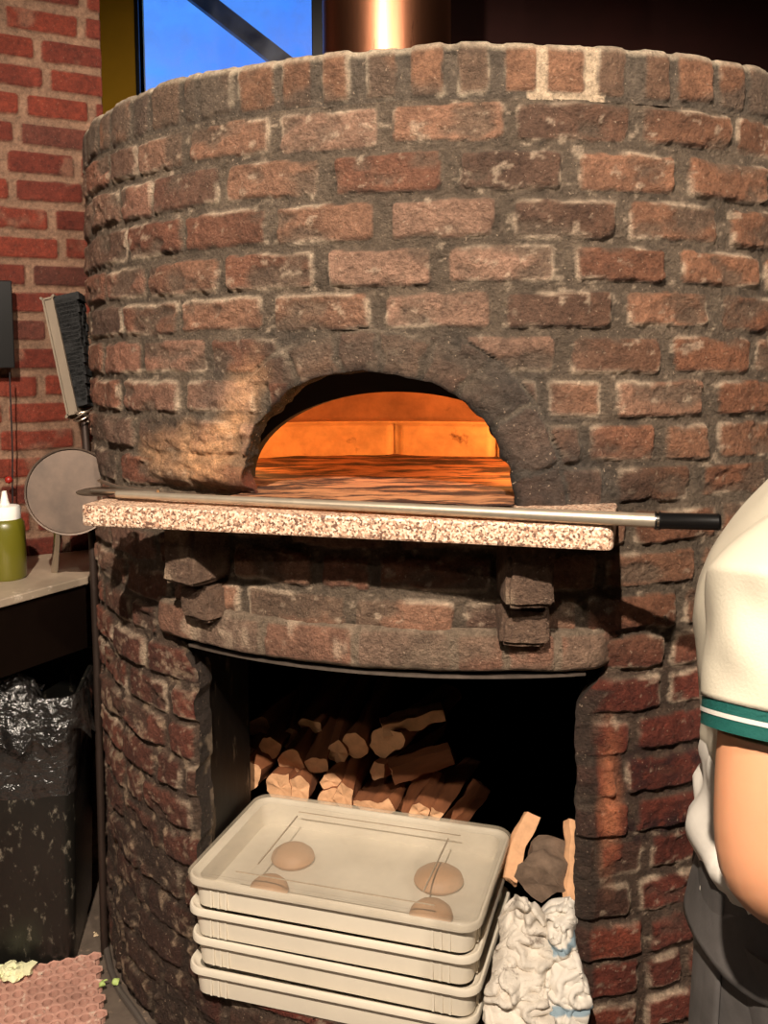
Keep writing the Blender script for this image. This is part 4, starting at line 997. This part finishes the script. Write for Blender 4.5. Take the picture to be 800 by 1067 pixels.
K.new(r.outputs[0], b.inputs['Base Color']); b.inputs['Roughness'].default_value = .95
o.data.materials.clear(); o.data.materials.append(m2)

# ------------------------------------------------------------------ peel lying on the shelf
e0, e1, e2 = atZ(122, 515, zt+.014), atZ(684, 542.5, zt+.016), atZ(750, 544, zt+.016)
po = e0
pl = thing('pizza_peel', 'long metal turning peel with black grip lying along the granite shelf', 'peel', po)
bm = bmesh.new(); tube(bm, [Vector((0, 0, 0)), (e1-e0)*.3, (e1-e0)*.7, e1-e0], [.0075, .0085, .0105, .0125], 16); bm_obj('shaft', bm, mat('dull aluminium', (190, 176, 156), .38, metal=.75, var=.12, scale=30), pl)
dg = (e2-e1).normalized(); g0 = e1-e0
bm = bmesh.new(); tube(bm, [g0-dg*.004, g0+dg*.004, g0+dg*.008, g0+dg*.10, g0+(e2-e1)*.96, g0+(e2-e1)], [.015, .0165, .0142, .0142, .0155, .0135], 20); bm_obj('grip', bm, M['black'], pl)
bm = bmesh.new(); tube(bm, [g0-dg*.0015, g0+dg*.0025], [.0168, .0168], 20); bm_obj('grip_ring', bm, M['chrome'], pl)
bm = bmesh.new()                                    # small blade with an upturned fork where the shaft meets it
bc = atZ(104, 512, zt+.012)-e0
bl_ = [Vector((bc.x+.05*math.cos(t), bc.y+.045*math.sin(t), bc.z+.004*math.sin(t))) for t in np.linspace(0, 2*PI, 28, endpoint=False)]
f = bm.faces.new([bm.verts.new(p) for p in bl_]); bmesh.ops.solidify(bm, geom=[f], thickness=.003)
bm_obj('blade', bm, M['steel'], pl, smooth=False)
bm = bmesh.new(); tube(bm, [bc+Vector((-.01, -.03, .006)), Vector((.02, -.004, .006)), Vector((.09, -.02, .004))], [.004, .005, .006], 8); tube(bm, [bc+Vector((-.01, .03, .02)), Vector((.0, .012, .012)), Vector((.09, -.02, .006))], [.004, .005, .006], 8)
bm_obj('fork', bm, M['steel'], pl)

# ------------------------------------------------------------------ person (turned towards the right, near arm bent)
per_ = thing('person', 'person in cream jersey with teal cuffs and dark grey apron at the right edge', 'person', (.50, 1.22, 0))
PB = Vector((.50, 1.22, 0))
def skinmesh(name, pts, edges, m, parent, root=0, sub=2):
    me = bpy.data.meshes.new(name); me.from_pydata([Vector(p[:3])-PB for p in pts], edges, []); o = bpy.data.objects.new(name, me); C.objects.link(o)
    sk = o.modifiers.new('skin', 'SKIN'); sk.use_smooth_shade = True
    for i, p in enumerate(pts):
        v = me.skin_vertices[0].data[i]; v.radius = (p[3], p[4] if len(p) > 4 else p[3]); v.use_root = (i == root)
    sb = o.modifiers.new('sub', 'SUBSURF'); sb.levels = sub; sb.render_levels = sub
    dg_ = bpy.context.evaluated_depsgraph_get(); ev = o.evaluated_get(dg_); nm = bpy.data.meshes.new_from_object(ev); nm.name = name
    bpy.data.objects.remove(o); 
    for p in nm.polygons: p.use_smooth = True
    nm.materials.clear(); return link(name, nm, m, parent)
near, far = -1, 1                                   # near arm on the camera side
P = []; E_ = []
def add(x, y, z, r, r2=None, to=None):
    P.append((x, y, z, r, r2 or r)); i = len(P)-1
    if to is not None: E_.append((to, i))
    return i
pel = add(.51, 1.23, .95, .10, .12)
sp1 = add(.515, 1.23, 1.10, .075, .10, pel); sp2 = add(.52, 1.23, 1.28, .085, .11, sp1); ch = add(.545, 1.23, 1.37, .065, .085, sp2)
nk = add(.565, 1.23, 1.50, .055, .055, ch); nk2 = add(.595, 1.23, 1.565, .052, .052, nk); hd1 = add(.615, 1.23, 1.63, .082, .078, nk2); hd2 = add(.615, 1.23, 1.71, .088, .078, hd1); hd3 = add(.612, 1.23, 1.765, .055, .05, hd2)
def arm(sy, sh, el, wr, base_):
    a = add(*sh, .056, .056, base_); c = add(*[(s*.5+e*.5) for s, e in zip(sh, el)], .060, .060, a); e1_ = add(*el, .052, .052, c)
    f_ = add(*[(s*.7+e*.3) for s, e in zip(el, wr)], .050, .050, e1_); w_ = add(*wr, .027, .024, f_); return w_
SHn, ELn, WRn = (.425, 1.06, 1.40), (.368, .985, 1.085), (.59, 1.0, 1.0)
SHf, ELf, WRf = (.575, 1.39, 1.40), (.60, 1.45, 1.09), (.80, 1.36, 1.05)
wn_ = arm(-1, SHn, ELn, WRn, ch); wf_ = arm(1, SHf, ELf, WRf, ch)
for sy in (-1, 1):
    h_ = add(.515, 1.23+sy*.095, .90, .095, .10, pel); k_ = add(.545, 1.23+sy*.10, .50, .062, .062, h_); c_2 = add(.52, 1.23+sy*.10, .36, .058, .058, k_); an = add(.50, 1.23+sy*.10, .09, .040, .040, c_2); ft = add(.58, 1.23+sy*.105, .035, .036, .03, an); add(.67, 1.23+sy*.11, .03, .03, .022, ft)
skinmesh('body', P, E_, M['skin'], per_)
for nm_, wr, dr_, nrm2 in (('near', WRn, Vector((.93, .08, -.30)), -1), ('far', WRf, Vector((.95, -.25, -.1)), 1)):
    w = Vector(wr); dr_.normalize(); sd_ = Vector((0, 0, 1)).cross(dr_).normalized()*nrm2; upv = dr_.cross(sd_)*nrm2
    pts = [(*(w-dr_*.01), .026, .022), (*(w+dr_*.035), .036, .017), (*(w+dr_*.075), .038, .014)]; ed_ = [(0, 1), (1, 2)]
    skinmesh('palm', pts, ed_, M['skin'], per_, 1)
    for j, (o_y, l_) in enumerate(((.030, .072), (.010, .082), (-.010, .076), (-.029, .060))):
        b0 = w+dr_*.065+sd_*o_y; cur = -upv if nrm2 < 0 else -upv
        cur = Vector((0, 0, -1))
        p1_ = b0+dr_*l_*.45+cur*.010; p2_ = p1_+dr_*l_*.25+cur*.020; p3_ = p2_+dr_*l_*.10+cur*.022
        skinmesh('finger', [(*b0, .0095), (*p1_, .009), (*p2_, .0082), (*p3_, .007)], [(0, 1), (1, 2), (2, 3)], M['skin'], per_, 0)
    b0 = w+dr_*.025+sd_*.030; p1_ = b0+dr_*.03+sd_*.026+Vector((0, 0, -.006)); p2_ = p1_+dr_*.03+sd_*.006+Vector((0, 0, -.012))
    skinmesh('thumb', [(*b0, .0125), (*p1_, .0105), (*p2_, .009)], [(0, 1), (1, 2)], M['skin'], per_, 0)
# face and hair
HC = Vector((.615, 1.23, 1.69))-PB
bm = bmesh.new(); g = bmesh.ops.create_icosphere(bm, subdivisions=4, radius=1)
for v_ in bm.verts:
    q = v_.co; r_ = 1+.05*mnoise.noise(q*6); v_.co = Vector((q.x*.110-.012, q.y*.092, q.z*.118+.02))*r_
bmesh.ops.delete(bm, geom=[v_ for v_ in bm.verts if (v_.co.x > .045 and v_.co.z < .065) or v_.co.z < -.055], context='VERTS')
for v_ in bm.verts: v_.co += HC
bm_obj('hair', bm, M['hair'], per_)
for sy in (-1, 1):
    bm = bmesh.new(); bmesh.ops.create_uvsphere(bm, u_segments=16, v_segments=10, radius=.0125)
    for v_ in bm.verts: v_.co += HC+Vector((.069, sy*.032, .0))
    bm_obj('eye', bm, M['white'], per_)
    bm = bmesh.new(); bmesh.ops.create_uvsphere(bm, u_segments=12, v_segments=8, radius=.006)
    for v_ in bm.verts: v_.co += HC+Vector((.0775, sy*.032, .0))
    bm_obj('iris', bm, M['hair'], per_)
    bm = bmesh.new(); g = bmesh.ops.create_uvsphere(bm, u_segments=16, v_segments=12, radius=1)
    for v_ in bm.verts: v_.co = Vector((v_.co.x*.018, v_.co.y*.008, v_.co.z*.030))+HC+Vector((-.002, sy*.084, -.005))
    bm_obj('ear', bm, M['skin'], per_)
bm = bmesh.new(); tube(bm, [HC+Vector((.078, 0, .008)), HC+Vector((.094, 0, -.015)), HC+Vector((.104, 0, -.032)), HC+Vector((.088, 0, -.042))], [.007, .010, .013, .009], 12); bm_obj('nose', bm, M['skin'], per_)
bm = bmesh.new(); tube(bm, [HC+Vector((.074, -.022, -.063)), HC+Vector((.087, 0, -.061)), HC+Vector((.074, .022, -.063))], [.003, .007, .003], 10); bm_obj('mouth', bm, mat('lips', (150, 80, 66), .5), per_)
# shirt: lofted rings (x centre, z, half depth, half width) with soft folds
def garment(name, rings_, m, seed=0, fold=.006, seg=72, hem=1, up=6):
    zz = np.array([r[1] for r in rings_]); n = len(rings_)*up; t = np.linspace(0, len(rings_)-1, n)
    ii = np.arange(len(rings_)); g = [np.interp(t, ii, [r[k] for r in rings_]) for k in range(5)]
    for k in range(5):
        for _ in range(4): g[k][1:-1] = .5*g[k][1:-1]+.25*(g[k][:-2]+g[k][2:])
    A_, I = np.meshgrid(np.arange(seg)*2*PI/seg, np.arange(n)); A_ = A_.ravel(); I = I.ravel()
    cx_, z_, hx_, hy_, cy_ = [gg[I] for gg in g]
    c, s = np.cos(A_), np.sin(A_); f = fold*(fbm(c*2, s*2, z_*5, sc=1.8, o=3, seed=seed)+.6*np.sin(z_*95+c*4+3*fbm(c, s, z_*3, sc=2, seed=seed+3))*np.exp(-((z_-1.05)/.07)**2))
    e = 2/2.4
    z_ = z_-.085*np.clip(1-s*s*1.6, 0, 1)*(c < 0)*sst(1.16, 1.02, z_)*(hem > 0)
    X = cx_+(hx_+f)*np.sign(c)*np.abs(c)**e; Y = cy_+(hy_+f)*np.sign(s)*np.abs(s)**e
    V_ = np.stack([X-PB.x, Y-PB.y, z_-PB.z], 1); o = np_obj(name, V_, grid_faces(n, seg, True), m, per_); sm = o.modifiers.new('cloth', 'SOLIDIFY'); sm.thickness = .003; return o
garment('shirt', [(.52, 1.075, .100, .150, 1.225), (.52, 1.085, .106, .156, 1.225), (.52, 1.11, .108, .158, 1.225), (.518, 1.14, .108, .156, 1.225), (.515, 1.18, .112, .155, 1.225), (.52, 1.30, .128, .168, 1.225), (.532, 1.38, .118, .168, 1.225), (.55, 1.44, .098, .150, 1.225), (.565, 1.485, .080, .108, 1.23), (.578, 1.515, .07, .074, 1.23)], M['jersey'], 140, fold=.007, hem=0)
garment('trousers', [(.51, .86, .122, .163, 1.225), (.515, .93, .112, .155, 1.225), (.52, .99, .090, .135, 1.225)], M['grey'], 150, fold=.004, hem=0)
for sy in (-1, 1):
    bm = bmesh.new(); tube(bm, [Vector((.51, 1.225+sy*.085, .92))-PB, Vector((.53, 1.225+sy*.095, .70))-PB, Vector((.545, 1.225+sy*.10, .50))-PB, Vector((.52, 1.225+sy*.10, .30))-PB, Vector((.505, 1.225+sy*.10, .10))-PB], [.095, .092, .078, .074, .068], 24)
    bm_obj('trouser_leg', bm, M['grey'], per_)
    bm = bmesh.new(); loft(bm, [[(x*sx_+ox-PB.x, y*sy_+1.225+sy*.105-PB.y, z_) for x, y in rrect(.135, .048, .045)] for sx_, sy_, ox, z_ in ((1, 1, .59, 0), (1.03, 1.05, .59, .02), (.95, .95, .585, .05), (.6, .9, .54, .085), (.4, .85, .51, .11))])
    bm_obj('shoe', bm, M['black'], per_)
# apron worn over the trousers, wrapping to the back
def strip_surf(name, f, nu, nv, m, thick=.003):
    A_, B_ = np.meshgrid(np.linspace(0, 1, nu), np.linspace(0, 1, nv)); X = f(A_.ravel(), B_.ravel()); o = np_obj(name, X-np.array(PB), grid_faces(nv, nu), m, per_); s = o.modifiers.new('cloth', 'SOLIDIFY'); s.thickness = thick; return o
def apr(a, b):
    t = (-200+400*a)*D2R; z = .965-.45*b; k = .86+.10*b; f_ = .008*np.sin(a*40)*b
    return np.stack([.515+(.128*k+f_)*np.cos(t), 1.225+(.172*k+f_)*np.sin(t), z], 1)
strip_surf('apron', apr, 90, 30, M['grey'])
# sleeves with a knitted cuff
def sleeve(sh, el, name, seed, cut=.44):
    s_, e_ = Vector(sh), Vector(el); d_ = (e_-s_); ln_ = d_.length; d_.normalize()
    inw = Vector((.55, 1.23, 1.44))-s_; inw.normalize()
    def ringf(t): return s_+d_*(t*ln_)
    n = 40; seg = 56; a = d_.cross(Vector((0, 1, 0))).normalized(); b_ = a.cross(d_).normalized()
    rows_ = []
    for i in range(n):
        t = i/(n-1)
        if t < .3:
            k = 1-t/.3; c = s_+inw*(.12*k)+Vector((0, 0, .005*k))-d_*.03*k; r_ = .083-.045*k**2
        else: c = ringf((t-.3)/.7*cut); r_ = .085-.011*(t-.3)/.7
        for q in range(seg):
            an_ = q*2*PI/seg; v = a*math.cos(an_)+b_*math.sin(an_)
            f_ = .010*mnoise.noise(Vector((math.cos(an_)*1.6, math.sin(an_)*1.6, t*3+seed)))*min(1, (1-t)*5)
            rows_.append(c+v*(r_+f_)-PB)
    o = np_obj(name, np.array([tuple(v) for v in rows_]), grid_faces(n, seg, True), M['jersey'], per_); sm = o.modifiers.new('cloth', 'SOLIDIFY'); sm.thickness = .003
    def cuffring(t0, t1, r0, r1, nm, m):
        bm = bmesh.new(); tube(bm, [ringf(t0+(t1-t0)*k/4)-PB for k in range(5)], [r0+(r1-r0)*k/4 for k in range(5)], 48, cap=False); bmesh.ops.solidify(bm, geom=bm.faces[:], thickness=.003); return bm_obj(nm, bm, m, per_)
    cuffring(cut-.01, cut+.095, .0755, .0735, 'cuff', M['teal']); cuffring(cut+.037, cut+.052, .0758, .0755, 'cuff_stripe', M['white'])
sleeve(SHn, ELn, 'sleeve', 3); sleeve(SHf, ELf, 'sleeve', 9)
# undershirt hanging out at the back
garment('undershirt', [(.52, 1.0, .108, .157, 1.225), (.52, 1.02, .116, .165, 1.225), (.52, 1.06, .120, .167, 1.225), (.52, 1.10, .108, .155, 1.225), (.52, 1.15, .090, .140, 1.225)], M['tee'], 160, fold=.015)

per_.location.x += .034

# ------------------------------------------------------------------ light
def spot(name, loc, tgt, watt, ang, col=(1, .86, .71), size=.03, blend=.5):
    l = bpy.data.lights.new(name, 'SPOT'); l.energy = watt; l.spot_size = ang*D2R; l.spot_blend = blend; l.color = col; l.shadow_soft_size = size
    o = bpy.data.objects.new(name, l); C.objects.link(o); o.location = loc; o.rotation_euler = (Vector(tgt)-Vector(loc)).to_track_quat('-Z', 'Y').to_euler(); return o
spot('ceiling_spot', (-.33, -.58, 3.3), (.0, 2.1, 1.35), 880, 75)
spot('ceiling_spot', (1.02, -1.0, 3.3), (.1, 2.1, 1.2), 270, 70)
spot('ceiling_spot', (-2.06, -1.3, 3.3), (.1, 2.1, 1.2), 70, 70)
l = bpy.data.lights.new('room_fill', 'AREA'); l.energy = 7; l.size = 1.6; l.color = (1, .86, .7); o = bpy.data.objects.new('room_fill', l); C.objects.link(o); o.location = (.3, -1.6, 3.4)  # added soft fill for the room's ambient light, no real fitting
def point(name, loc, watt, col, size=.06):
    l = bpy.data.lights.new(name, 'POINT'); l.energy = watt; l.color = col; l.shadow_soft_size = size; o = bpy.data.objects.new(name, l); C.objects.link(o); o.location = loc
point('oven_fire', L(.50, .52, 1.44), 30, (1, .50, .15), .07)
point('oven_fire_glow', L(-.50, .50, 1.47), 3, (1, .40, .10), .07)

w = bpy.data.worlds.new('sky'); bpy.context.scene.world = w; w.use_nodes = True; N = w.node_tree.nodes; K = w.node_tree.links
bg = N['Background']; tc = N.new('ShaderNodeTexCoord'); n = N.new('ShaderNodeTexNoise'); n.inputs['Scale'].default_value = 3; n.inputs['Detail'].default_value = 6; K.new(tc.outputs['Generated'], n.inputs['Vector'])
r = N.new('ShaderNodeValToRGB'); K.new(n.outputs[0], r.inputs[0]); e_ = r.color_ramp.elements; e_[0].position = .35; e_[0].color = (*lin((38, 112, 232)), 1); e_[1].position = .75; e_[1].color = (*lin((96, 158, 246)), 1)
K.new(r.outputs[0], bg.inputs[0]); bg.inputs[1].default_value = 1.5
vs = bpy.context.scene.view_settings; vs.view_transform = 'Standard'; vs.look = 'None'; vs.exposure = 0.0; vs.gamma = 1.0; vs.use_curve_mapping = False
